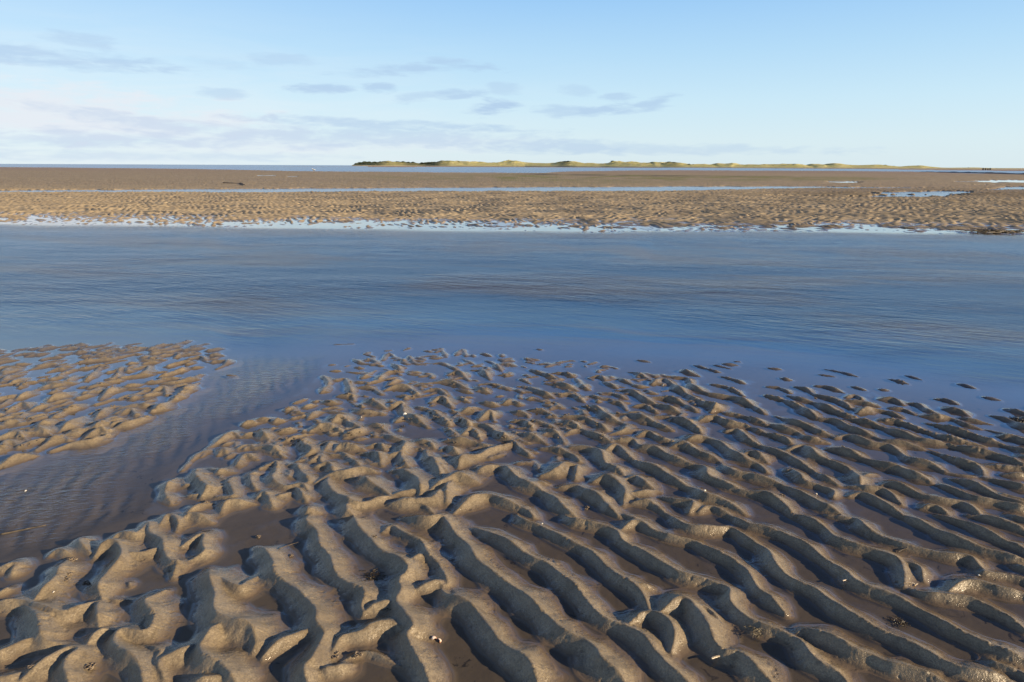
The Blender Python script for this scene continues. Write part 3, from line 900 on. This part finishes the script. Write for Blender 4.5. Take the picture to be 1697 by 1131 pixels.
for j, px in enumerate(pxs):
    D0 = dist_at(px); g = gp(px, horiz(px) + 1.5); tx = g[0] / g[1]
    D1 = D0 * 1.10                          # the crest stands a little behind the foot
    v = np.linspace(0, 1, NV)
    yv = D0 + (D0 * .22) * v
    VX[:, j] = tx * yv; VY[:, j] = yv
    pw = px + 26 * (v - .45) * np.sin(px / 23.0 + 1.7 * np.sin(px / 61.0)) + 9 * vnoise(tx * yv / 30, yv / 18, 180) * np.abs(v - .45) * 2
    py = (np.interp(pw - 2.5, xt, yt_) + 2 * np.interp(pw, xt, yt_) + np.interp(pw + 2.5, xt, yt_)) / 4
    hgt = np.maximum((horiz(px) - py) / FPX * D1 + 1.2, .2)
    s = np.clip(v / .42, 0, 1); back = np.clip((v - .55) / .45, 0, 1)
    shape = (s ** .8) * (1 - .8 * back)
    VZ[:, j] = hgt * .93 * shape
nz = fbm(VX / 28, VY / 22, 3, 120); nz2 = fbm(VX / 9, VY / 9, 2, 130)
edge = np.minimum(1, np.linspace(0, 6, NV))[:, None]
hump = np.clip(VZ / 6, 0, 1)
VZ = VZ * (1 + (.40 * np.minimum(nz, .1) + .14 * nz2) * edge) - .1
VZ[0] = -.4; VZ[-1] = -.5
dune_m, b = newmat('marram_grass_dune')
geo = b.n('ShaderNodeNewGeometry'); pos = geo.outputs['Position']
sp = b.n('ShaderNodeSeparateXYZ'); b.link(pos, sp.inputs[0])
a1 = b.noise(pos, .045, 5, .65); a2 = b.noise(pos, .22, 4, .6); a3 = b.noise(pos, 1.2, 3, .6)
c = b.mix(b.ss(a1, .35, .65), (.62, .54, .20, 1), (.44, .42, .15, 1))
c = b.mix(b.ss(a2, .45, .6), c, (.62, .54, .28, 1))
c = b.mix(b.m('MULTIPLY', b.ss(a3, .5, .62), .4), c, (.16, .18, .07, 1))
c = b.mix(b.m('MULTIPLY', attr(b, 'scrub'), b.ss(a2, .28, .45)), c, (.03, .042, .022, 1))
c = b.mix(b.ss(sp.outputs[2], 1.3, .5), c, (.40, .34, .24, 1))
pr = b.n('ShaderNodeBsdfPrincipled'); b.link(c, pr.inputs['Base Color']); pr.inputs['Roughness'].default_value = .85; pr.inputs['Specular IOR Level'].default_value = .2
bp = b.n('ShaderNodeBump'); bp.inputs['Distance'].default_value = 1.5; bp.inputs['Strength'].default_value = .7
b.link(b.m('ADD', a2, b.m('MULTIPLY', a3, .5)), bp.inputs['Height']); b.link(bp.outputs[0], pr.inputs['Normal'])
om = b.n('ShaderNodeOutputMaterial'); b.link(pr.outputs[0], om.inputs[0])
PX = np.repeat(pxs[None, :], NV, 0)
scrub = np.zeros(PX.shape)
for (cx, hw, s) in [(610, 32, 1), (655, 22, .5), (690, 28, .8), (715, 18, 1), (735, 10, .5), (935, 10, .5), (1115, 14, .5)]:
    scrub = np.maximum(scrub, s * np.exp(-((PX - cx) / hw) ** 4))
tag(grid_mesh('dunes', VX, VY, VZ, {'scrub': scrub}, dune_m), kind='structure')

# ---------------------------------------------------------------- things
def simple_mat(name, col, rough=.6, noise_scale=40, col2=None, bump=.0, dist=.002, spec=.5, coords='Object'):
    m, b = newmat(name)
    tcn = b.n('ShaderNodeTexCoord'); v = tcn.outputs[coords]
    n = b.noise(v, noise_scale, 4, .6)
    c = b.mix(b.ss(n, .35, .65), (*col, 1), (*(col2 or tuple(k * .6 for k in col)), 1))
    p = b.n('ShaderNodeBsdfPrincipled'); b.link(c, p.inputs['Base Color']); p.inputs['Roughness'].default_value = rough
    p.inputs['Specular IOR Level'].default_value = spec
    if bump:
        q = b.n('ShaderNodeBump'); q.inputs['Strength'].default_value = bump; q.inputs['Distance'].default_value = dist
        b.link(n, q.inputs['Height']); b.link(q.outputs[0], p.inputs['Normal'])
    o = b.n('ShaderNodeOutputMaterial'); b.link(p.outputs[0], o.inputs[0]); return m
M_weed = simple_mat('wet_seaweed', (.018, .014, .010), .25, 60, (.05, .035, .015))
M_scrub = simple_mat('scrub_leaves', (.035, .05, .022), .8, .8, (.07, .085, .035))
M_cast = simple_mat('worm_cast_sand', (.22, .17, .115), .5, 300, (.12, .09, .065), .5, .0008)
M_shellw = simple_mat('white_shell', (.80, .77, .70), .35, 150, (.68, .62, .52))
M_shellr = simple_mat('red_shell', (.75, .70, .62), .35, 120, (.45, .16, .09))
M_razor = simple_mat('razor_shell', (.62, .50, .36), .3, 120, (.80, .72, .58))
M_wood = simple_mat('driftwood', (.09, .07, .05), .8, 40, (.04, .03, .022), .4, .002)
M_post = simple_mat('old_post', (.045, .038, .03), .9, 3, (.03, .026, .02))
M_mussel = simple_mat('mussel_crust', (.018, .017, .018), .6, 2, (.045, .04, .034), .8, .2)
M_gull = simple_mat('gull_white', (.8, .8, .78), .6, 10, (.7, .7, .7))
M_gullg = simple_mat('gull_grey', (.35, .37, .40), .6, 10, (.3, .32, .35))
M_beak = simple_mat('gull_beak', (.5, .3, .03), .5, 10)

def zat(x, y):
    i = min(max(np.searchsorted(ys, y), 1), NR - 1); j = min(max(np.searchsorted(t, x / (y + .25)), 1), NC - 1)
    return float(max(Z[i, j], Z[i - 1, j], Z[i, j - 1]))
def on(px, py, z0=.012):
    g = gp(px, py, z0); z = max(0.0, zat(*g))
    g = gp(px, py, z); return g[0], g[1], max(0.0, zat(*g))
def link(name, bm, m, parent=None, smooth=True):
    me = bpy.data.meshes.new(name); bm.to_mesh(me); bm.free()
    if smooth:
        for p in me.polygons: p.use_smooth = True
    me.materials.append(m)
    o = bpy.data.objects.new(name, me); C.objects.link(o)
    if parent: o.parent = parent
    return o
def tube(bm, pts, radii, seg=7):
    rings = []
    n = len(pts)
    for i, p in enumerate(pts):
        p = Vector(p); a = Vector(pts[max(0, i - 1)]); c_ = Vector(pts[min(n - 1, i + 1)])
        d = (c_ - a).normalized(); s = d.cross(Vector((0, 0, 1)))
        if s.length < .1: s = d.cross(Vector((1, 0, 0)))
        s.normalize(); u = s.cross(d); r = radii[i] if hasattr(radii, '__len__') else radii
        rings.append([bm.verts.new(p + (s * math.cos(k * 2 * math.pi / seg) + u * math.sin(k * 2 * math.pi / seg)) * r) for k in range(seg)])
    for i in range(n - 1):
        for k in range(seg):
            bm.faces.new((rings[i][k], rings[i][(k + 1) % seg], rings[i + 1][(k + 1) % seg], rings[i + 1][k]))
    bm.faces.new(rings[0][::-1]); bm.faces.new(rings[-1])

# cockle valves ---------------------------------------------------------
def cockle(name, w, m, hinge=True):
    bm = bmesh.new(); nr_, ns = 12, 40; g = []
    for i in range(nr_ + 1):
        r = i / nr_; row = []
        for k in range(ns + 1):
            a = math.pi * (k / ns - .5) * 1.25
            rib = 1 + .05 * math.cos(k * math.pi * .95) * r
            rr = r * w * .5 * rib * (1 - .12 * abs(math.sin(a)))
            row.append(bm.verts.new((math.sin(a) * rr * 1.05, math.cos(a) * rr * 1.1 - w * .2, w * .28 * math.sqrt(max(0, 1 - (r) ** 2.2)) * rib)))
        g.append(row)
    for i in range(nr_):
        for k in range(ns):
            bm.faces.new((g[i][k], g[i][k + 1], g[i + 1][k + 1], g[i + 1][k]))
    bmesh.ops.remove_doubles(bm, verts=bm.verts, dist=1e-6)
    bmesh.ops.solidify(bm, geom=bm.faces[:], thickness=w * .03)
    return link(name, bm, m)
def place(o, px, py, rz=0, rx=0, ry=0, dz=0.0):
    x, y, z = on(px, py); o.location = (x, y, z + dz); o.rotation_euler = (rx, ry, rz); return o
s1_ = cockle('cockle_shell', .016, M_shellr); place(s1_, 719, 1060, .6, .5, .3, .002)
tag(s1_, 'small white and rust red shell half on pale sand near the bottom edge', 'shell', 'broken pair of shell valves')
s2_ = cockle('cockle_shell', .013, M_shellr); place(s2_, 729, 1063, -.9, -.3, .5, .002)
tag(s2_, 'smaller reddish shell half just right of the other one on pale sand', 'shell', 'broken pair of shell valves')
s3_ = cockle('cockle_shell', .022, M_shellw); place(s3_, 671, 687, .2, .75, 0, .004)
tag(s3_, 'bright white open shell sitting among the small ripples half way up the bank', 'shell')
for (px, py, w, lab) in [(1099, 640, .012, 'tiny white shell on the ripples near the waterline right of centre'), (89, 981, .007, 'tiny white shell fragment in the dark pool at lower left'),
                         (43, 814, .009, 'tiny white shell lying in the shallow stream at left'), (599, 692, .007, 'tiny pale shell speck left of the bright white shell'),
                         (1168, 815, .012, 'small pink white shell at the pointed end of a ripple right of centre'), (1353, 818, .009, 'small pale shell lying alone in a pool right of centre'),
                         (1622, 955, .009, 'small white shell in the pool near the right edge'), (898, 868, .008, 'small white shell chip on the ripple crest just right of centre')]:
    s_ = cockle('shell_fragment', w, M_shellw); place(s_, px, py, random.random() * 6, .3, .2, .001)
    tag(s_, lab, 'shell', 'small shells scattered over the sand')
# razor shells ----------------------------------------------------------
def razor(L, wd, px, py, rz, lab, ry=0.08):
    bm = bmesh.new(); n = 22; rows = []
    for i in range(n + 1):
        u = i / n; x = (u - .5) * L; yb = .06 * L * math.sin(math.pi * u)
        wv_ = wd * (1 - .25 * abs(2 * u - 1) ** 6)
        rows.append([bm.verts.new((x, yb + wv_ * .5 * math.cos(a), wv_ * .38 * math.sin(a))) for a in [math.pi * k / 8 for k in range(9)]])
    for i in range(n):
        for k in range(8): bm.faces.new((rows[i][k], rows[i][k + 1], rows[i + 1][k + 1], rows[i + 1][k]))
    bmesh.ops.solidify(bm, geom=bm.faces[:], thickness=wd * .06)
    o = link('razor_shell', bm, M_razor); place(o, px, py, rz, 0, ry, .001)
    tag(o, lab, 'razor shell', 'razor shells lying on the ripples')
razor(.045, .007, 1192, 1080, .35, 'long pale razor shell on the slope of a ripple bottom right of centre')
razor(.035, .006, 1404, 961, .3, 'white razor shell at the end of a ripple in the lower right')
razor(.026, .006, 1508, 967, -.2, 'short cream razor shell by a ripple tip beside the far right pool')
razor(.022, .005, 1518, 970, .7, 'short broken razor shell touching the debris by the far right ripple tip')
razor(.030, .006, 565, 1052, .6, 'razor shell half buried in the golden slope at bottom left of centre')
# worm casts --------------------------------------------------------------
def cast_mesh(seed, s):
    r = random.Random(seed); bm = bmesh.new()
    for q in range(4):
        a = r.random() * 6; pts = []; x, y_, z = r.uniform(-.4, .4) * s, r.uniform(-.4, .4) * s, .05 * s
        for k in range(18):
            a += r.uniform(.3, .75); x += math.cos(a) * s * .14; y_ += math.sin(a) * s * .14
            pts.append((x, y_, z + s * .04 * k / 3 * (q % 2) + r.uniform(0, .08) * s))
        tube(bm, pts, [s * .085 * (1 - .4 * abs(2 * k / 17 - 1) ** 3) for k in range(18)], 6)
    me = bpy.data.meshes.new('worm_cast'); bm.to_mesh(me); bm.free()
    for p in me.polygons: p.use_smooth = True
    me.materials.append(M_cast); return me
cms = [cast_mesh(k, .012) for k in range(5)]
CL = [(118, 928, 1.5, 'coiled worm cast on the left ridge, top of three'), (118, 948, 1.3, 'coiled worm cast on the left ridge, middle of three'), (110, 960, 1.1, 'small worm cast on the left ridge, lowest of three'),
      (142, 966, 1.3, 'dark coiled worm cast at the foot of the second ridge from the left'), (52, 1110, 1.1, 'worm cast on the blue shaded slope in the bottom left corner'),
      (150, 1108, 1.8, 'broad worm cast on the lit ridge right of the corner slope at bottom left'), (345, 831, 1.5, 'pale ring of worm cast on a ridge tip beside the stream mouth'),
      (939, 686, 1.3, 'round worm cast on a ripple crest up the bank, centre right'), (1023, 686, 1.3, 'dark worm cast between two long ripples up the bank, right of centre'),
      (972, 842, 1.2, 'worm cast at the foot of a wide ripple just right of centre'), (622, 892, 1.2, 'worm cast on a long ripple crest left of centre'),
      (480, 921, 1.0, 'ring shaped worm cast on the pale slope beside a stick'), (556, 1089, 1.2, 'worm cast beside the small bottom pool left of centre'), (592, 1090, 1.4, 'lumpy worm cast on the rim between two bottom pools'),
      (1352, 660, 1.1, 'dark worm cast on a ripple crest near the waterline at right'), (1397, 743, 1.1, 'worm cast on a wide ripple at the right, above middle'), (1387, 722, 1.0, 'worm cast at a ripple joint at the right, above middle'),
      (1297, 821, 1.1, 'dark worm cast on the shaded side of a ripple right of the middle'), (428, 890, 1.1, 'worm cast at the left edge of a dark pool left of centre')]
for k, (px, py, s, lab) in enumerate(CL):
    o = bpy.data.objects.new('worm_cast', cms[k % 5]); C.objects.link(o); place(o, px, py, random.random() * 6, 0, 0, .0)
    o.scale = (s, s, s); tag(o, lab, 'worm cast', 'worm casts standing out singly on the ripples')
rr = random.Random(8)
k = 0
while k < 110:                                                     # the many small casts half way up the bank
    px = rr.uniform(420, 1010); py = rr.uniform(592, 735)
    if px < 420 + (735 - py) * .75: continue
    x, y_, z = on(px, py)
    if z < .006: continue
    o = bpy.data.objects.new('worm_cast', cms[k % 5]); C.objects.link(o); o.location = (x, y_, z - .001); s = rr.uniform(.7, 1.25)
    o.scale = (s, s, s); o.rotation_euler = (0, 0, rr.random() * 6)
    tag(o, 'small dark worm cast among many on the short ripples in the middle of the bank', 'worm cast', 'small worm casts crowding the short ripples'); k += 1
k = 0
while k < 50:
    px = rr.uniform(0, 350); py = rr.uniform(575, 745)
    x, y_, z = on(px, py)
    if z < .006 or py > 770 - px * .42: continue
    o = bpy.data.objects.new('worm_cast', cms[k % 5]); C.objects.link(o); o.location = (x, y_, z - .001); s = rr.uniform(.7, 1.3)
    o.scale = (s, s, s); o.rotation_euler = (0, 0, rr.random() * 6)
    tag(o, 'small dark worm cast on the left patch of ripples across the stream', 'worm cast', 'small worm casts on the left patch'); k += 1
# seaweed -------------------------------------------------------------------
def weed(px, py, s, n, lab, flat=1.0, mat=None, name='seaweed_clump', z=None, sx=1.0):
    r = random.Random(int(px)); bm = bmesh.new()
    for q in range(n):
        a = r.random() * 6.28; x, y_, z_ = r.gauss(0, .3) * s * sx, r.gauss(0, .3) * s, r.uniform(.02, .12) * s * flat
        pts = []
        for k in range(9):
            a += r.uniform(-.6, .6); x += math.cos(a) * s * .09 * sx; y_ += math.sin(a) * s * .09
            z_ = max(.01 * s, z_ + r.uniform(-.05, .05) * s * flat); pts.append((x, y_, z_))
        tube(bm, pts, [s * .03 * (1 - .5 * k / 8) for k in range(9)], 5)
    o = link(name, bm, mat or M_weed); place(o, px, py, 0)
    tag(o, lab, 'seaweed'); return o
weed(1258, 1041, .03, 26, 'knotted clump of pale and dark weed on a ripple side at bottom right of centre', 1.4, simple_mat('bleached_weed', (.20, .17, .11), .5, 80, (.05, .04, .03)))
weed(1493, 1033, .03, 22, 'dark weed tangle lying in the lower right pool', .8, None)
weed(618, 954, .035, 40, 'black shiny seaweed in the shaded hollow left of centre', .6)
weed(1693, 698, .06, 40, 'black seaweed caught between ripples at the right edge', .9)
weed(668, 707, .02, 14, 'small dark weed scrap just below the bright white shell', .8)
weed(1652, 384, .28, 60, 'dark brown seaweed mound on the waterline of the far bank at right', .5, simple_mat('brown_weed', (.05, .036, .018), .5, 6, (.09, .065, .03)), sx=2.2)
weed(640, 1003, .02, 12, 'small scrap of dark weed in the hollow under a ridge left of centre', .7)
weed(918, 635, .02, 10, 'reddish weed scrap on the ripples near the waterline at centre', .7, simple_mat('red_weed', (.16, .05, .03), .5, 60, (.08, .03, .02)))
# sticks --------------------------------------------------------------------
def stick(p0, p1, r, lab, lift=.003, name='stick'):
    a = on(*p0); c_ = on(*p1); bm = bmesh.new(); a = Vector(a); c_ = Vector(c_); n = 14
    q = random.Random(int(p0[0])); pts = []
    L = (c_ - a).length
    for k in range(n + 1):
        p = a.lerp(c_, k / n) + Vector((q.uniform(-1, 1), q.uniform(-1, 1), 0)) * L * .018
        pts.append(p - a + Vector((0, 0, lift)))
    tube(bm, pts, [r * (1 - .5 * k / n) for k in range(n + 1)], 7)
    o = link(name, bm, M_wood); o.location = a; tag(o, lab, 'stick'); return o
stick((462, 910), (500, 898), .0016, 'thin dark twig lying across the pale slope above a pool, left of centre')
stick((0, 886), (75, 871), .004, 'long dark stick lying in the shallow stream at the left edge', .0)
stick((1487, 915), (1515, 905), .0018, 'short curved twig on a ripple crest at the right')
stick((370, 303.6), (400, 305), .025, 'long dark driftwood branch on the sand beyond the second channel', .03, 'driftwood')
stick((398, 304.6), (404, 307.5), .04, 'stubby dark driftwood stump at the right end of the branch', .05, 'driftwood')
# stranded gull ----------------------------------------------------------------
x, y_, z = gp(520, 286)[0], gp(520, 286)[1], .0
g_ = bpy.data.objects.new('gull', None); C.objects.link(g_); g_.location = (x, y_, max(0, zat(x, y_)))
tag(g_, 'white gull standing on the distant wet flats left of the dunes', 'bird')
bm = bmesh.new()
prof_ = [(-.26, .01, .17), (-.2, .04, .18), (-.1, .075, .19), (0, .09, .20), (.09, .08, .22), (.14, .05, .27), (.17, .042, .31), (.20, .042, .325), (.235, .015, .32)]
tube(bm, [(p[0], 0, p[2] + .05) for p in prof_], [p[1] for p in prof_], 12); link('body', bm, M_gull, g_)
bm = bmesh.new()
for s in (-1, 1): tube(bm, [(-.30, s * .03, .22), (-.15, s * .075, .25), (.05, s * .085, .27), (.1, s * .06, .27)], [.01, .03, .035, .012], 8)
link('wings', bm, M_gullg, g_)
for s in (-1, 1):
    bm = bmesh.new(); tube(bm, [(0, s * .03, .16), (.005, s * .03, .08), (0, s * .03, 0), (.04, s * .03, .004)], .007, 6); link('leg', bm, M_beak, g_)
bm = bmesh.new(); tube(bm, [(.235, 0, .37), (.29, 0, .36)], [.012, .004], 6); link('beak', bm, M_beak, g_)
g_.scale = (1.5, 1.5, 1.5); g_.rotation_euler = (0, 0, 2.8)
# mussel scar, posts --------------------------------------------------------------
def ridge_obj(name, pts, width, height, m, lab, cat, seed=0, n=220):
    P = np.array([gp(*p) for p in pts]); H_ = np.array([p[2] if len(p) > 2 else 1 for p in pts]) if False else None
    d = np.r_[0, np.cumsum(np.hypot(*np.diff(P, axis=0).T))]
    u = np.linspace(0, d[-1], n); cx = np.interp(u, d, P[:, 0]); cy = np.interp(u, d, P[:, 1])
    v = np.linspace(-1, 1, 9)
    XX = cx[None, :] + 0 * v[:, None]; YY = cy[None, :] + v[:, None] * width
    env = np.sin(np.linspace(0, math.pi, n)) ** .35
    ZZ = height * env[None, :] * (1 - v[:, None] ** 2) * (.7 + .55 * fbm(XX / 1.5, YY / 1.5, 3, seed)) - .03
    o = grid_mesh(name, XX, YY, ZZ, {}, m); tag(o, lab, cat); return o
ridge_obj('mussel_bed', [(1522, 285.3), (1580, 286.6), (1640, 287.8), (1697, 289.8), (1780, 292)], 5, .34, M_mussel, 'long black mussel crusted scar crossing the flats at the far right', 'mussel bed', 3)
ridge_obj('mussel_bed', [(1355, 286.9), (1420, 287.9), (1500, 288.2)], 3, .07, M_mussel, 'thin dark weedy line on the flats left of the long black scar', 'mussel bed', 5)
for k, (px, hgt) in enumerate([(1629, 1.25), (1633, 1.15), (1637, 1.0), (1640.5, 1.2)]):
    bm = bmesh.new(); tube(bm, [(0, 0, -.3), (.03, 0, hgt * .5), (.0, .02, hgt)], [.42, .40, .36], 9)
    o = link('post', bm, M_post); g = gp(px, 282.3); o.location = (g[0], g[1], 0)
    tag(o, ['leftmost of four dark timber posts standing in the shallows at far right', 'second from left of four dark timber posts at far right', 'third from left of four dark timber posts at far right', 'rightmost of four dark timber posts standing in the shallows at far right'][k], 'post', 'old timber posts beyond the flats')
# scrub bushes on the dunes ----------------------------------------------------------
def bush_mesh(seed):
    r = random.Random(seed); bm = bmesh.new()
    for q in range(420):
        a = r.random() * 6.28; rr_ = r.random() ** .5; h_ = r.random()
        lim = math.sqrt(max(0, 1 - h_ ** 2)) * (1 + .3 * math.sin(a * 3 + seed))
        c_ = Vector((math.cos(a) * rr_ * lim, math.sin(a) * rr_ * lim, h_ * .9)); s = .16
        n_ = Vector((r.gauss(0, 1), r.gauss(0, 1), r.gauss(0, 1))).normalized(); u_ = n_.orthogonal().normalized() * s; v_ = n_.cross(u_)
        bm.faces.new([bm.verts.new(c_ + u_), bm.verts.new(c_ + v_ * .6), bm.verts.new(c_ - u_), bm.verts.new(c_ - v_ * .6)])
    me = bpy.data.meshes.new('bush'); bm.to_mesh(me); bm.free(); me.materials.append(M_scrub); return me
bms = [bush_mesh(k) for k in range(4)]
BU = [(590, 2.4, 1.8), (596, 3.2, 2), (604, 3.6, 2.2), (612, 3.4, 1.8), (620, 3, 1.6), (630, 2, 1.2), (642, 2.4, 1.4), (658, 3, 1.3), (668, 2.4, 1.4), (676, 2.4, 1.3), (684, 2.2, 1.2), (699, 2.5, 2), (707, 3, 1.8), (715, 2.6, 1.7), (727, 2, 1.0),
      (740, 2, .8), (758, 2, .8), (818, 2, .7), (928, 2.4, 1.1), (936, 2.6, 1.2), (941, 1.8, 1.3), (1014, 2.2, 1.1), (1022, 2.4, 1), (1080, 2, .8), (1098, 2.6, .9), (1108, 2.6, 1.2), (1116, 2, .9),
      (1141, 1.5, 1.7), (1148, 1, .9), (1186, 2, 1.0), (1230, 1.4, .7), (1265, 1.8, .7), (1280, 1.6, .6), (1306, 2, .8), (1316, 2.2, .8), (1341, 1.6, .9), (1396, 1.5, .8), (1408, 1.4, .8), (1466, 1.8, 1.2), (1480, 1.5, 1), (1505, 1.3, .8), (1520, 1.8, .9), (1528, 1.6, .8), (1545, 1.6, .8), (1604, .8, 1.1), (1650, 1.6, .7), (1660, 1.4, .6)]
cnt = {}; ORD = ['first', 'second', 'third', 'fourth', 'fifth', 'sixth', 'seventh', 'eighth', 'ninth', 'tenth', 'eleventh', 'twelfth', 'thirteenth', 'fourteenth', 'fifteenth', 'sixteenth', 'seventeenth', 'eighteenth', 'nineteenth', 'twentieth']
for k, (px, w_, h_) in enumerate(BU):
    j = int(np.clip(np.searchsorted(pxs, px), 1, NU - 1)); i = int(NV * (.38 if h_ < 1.6 else .30))
    o = bpy.data.objects.new('bush', bms[k % 4]); C.objects.link(o)
    D_ = VY[i, j]; sc = D_ / FPX
    o.location = (VX[i, j], VY[i, j], VZ[i, j] - .3); o.scale = (w_ * sc * 1.6, w_ * sc * 1.6, h_ * sc * (1.6 if px < 730 else 1.15)); o.rotation_euler = (0, 0, k * 1.3)
    if px < 640: lab = 'dark scrub bush on the left tip of the dunes'
    elif px < 740: lab = 'dark scrub bush on the shaded humps by the dune tip'
    elif px == 1141: lab = 'dark round bush standing alone against the sky on the low dune saddle'
    elif px < 1150: lab = 'dark scrub bush on the crest of the tall pale dunes'
    else: lab = 'small dark scrub bush on the low dunes at the right'
    base_lab = lab
    if px != 1141:
        cnt[lab] = cnt.get(lab, 0) + 1
        lab = lab + ', ' + ORD[cnt[lab] - 1] + ' from the left'
    tag(o, lab, 'bush', None if px == 1141 else {'dark scrub bush on the left tip of the dunes': 'bushes on the left dune tip', 'dark scrub bush on the shaded humps by the dune tip': 'bushes on the shaded humps', 'dark scrub bush on the crest of the tall pale dunes': 'bushes on the tall dunes'}.get(base_lab, 'bushes on the low right dunes'))
print('scene built')
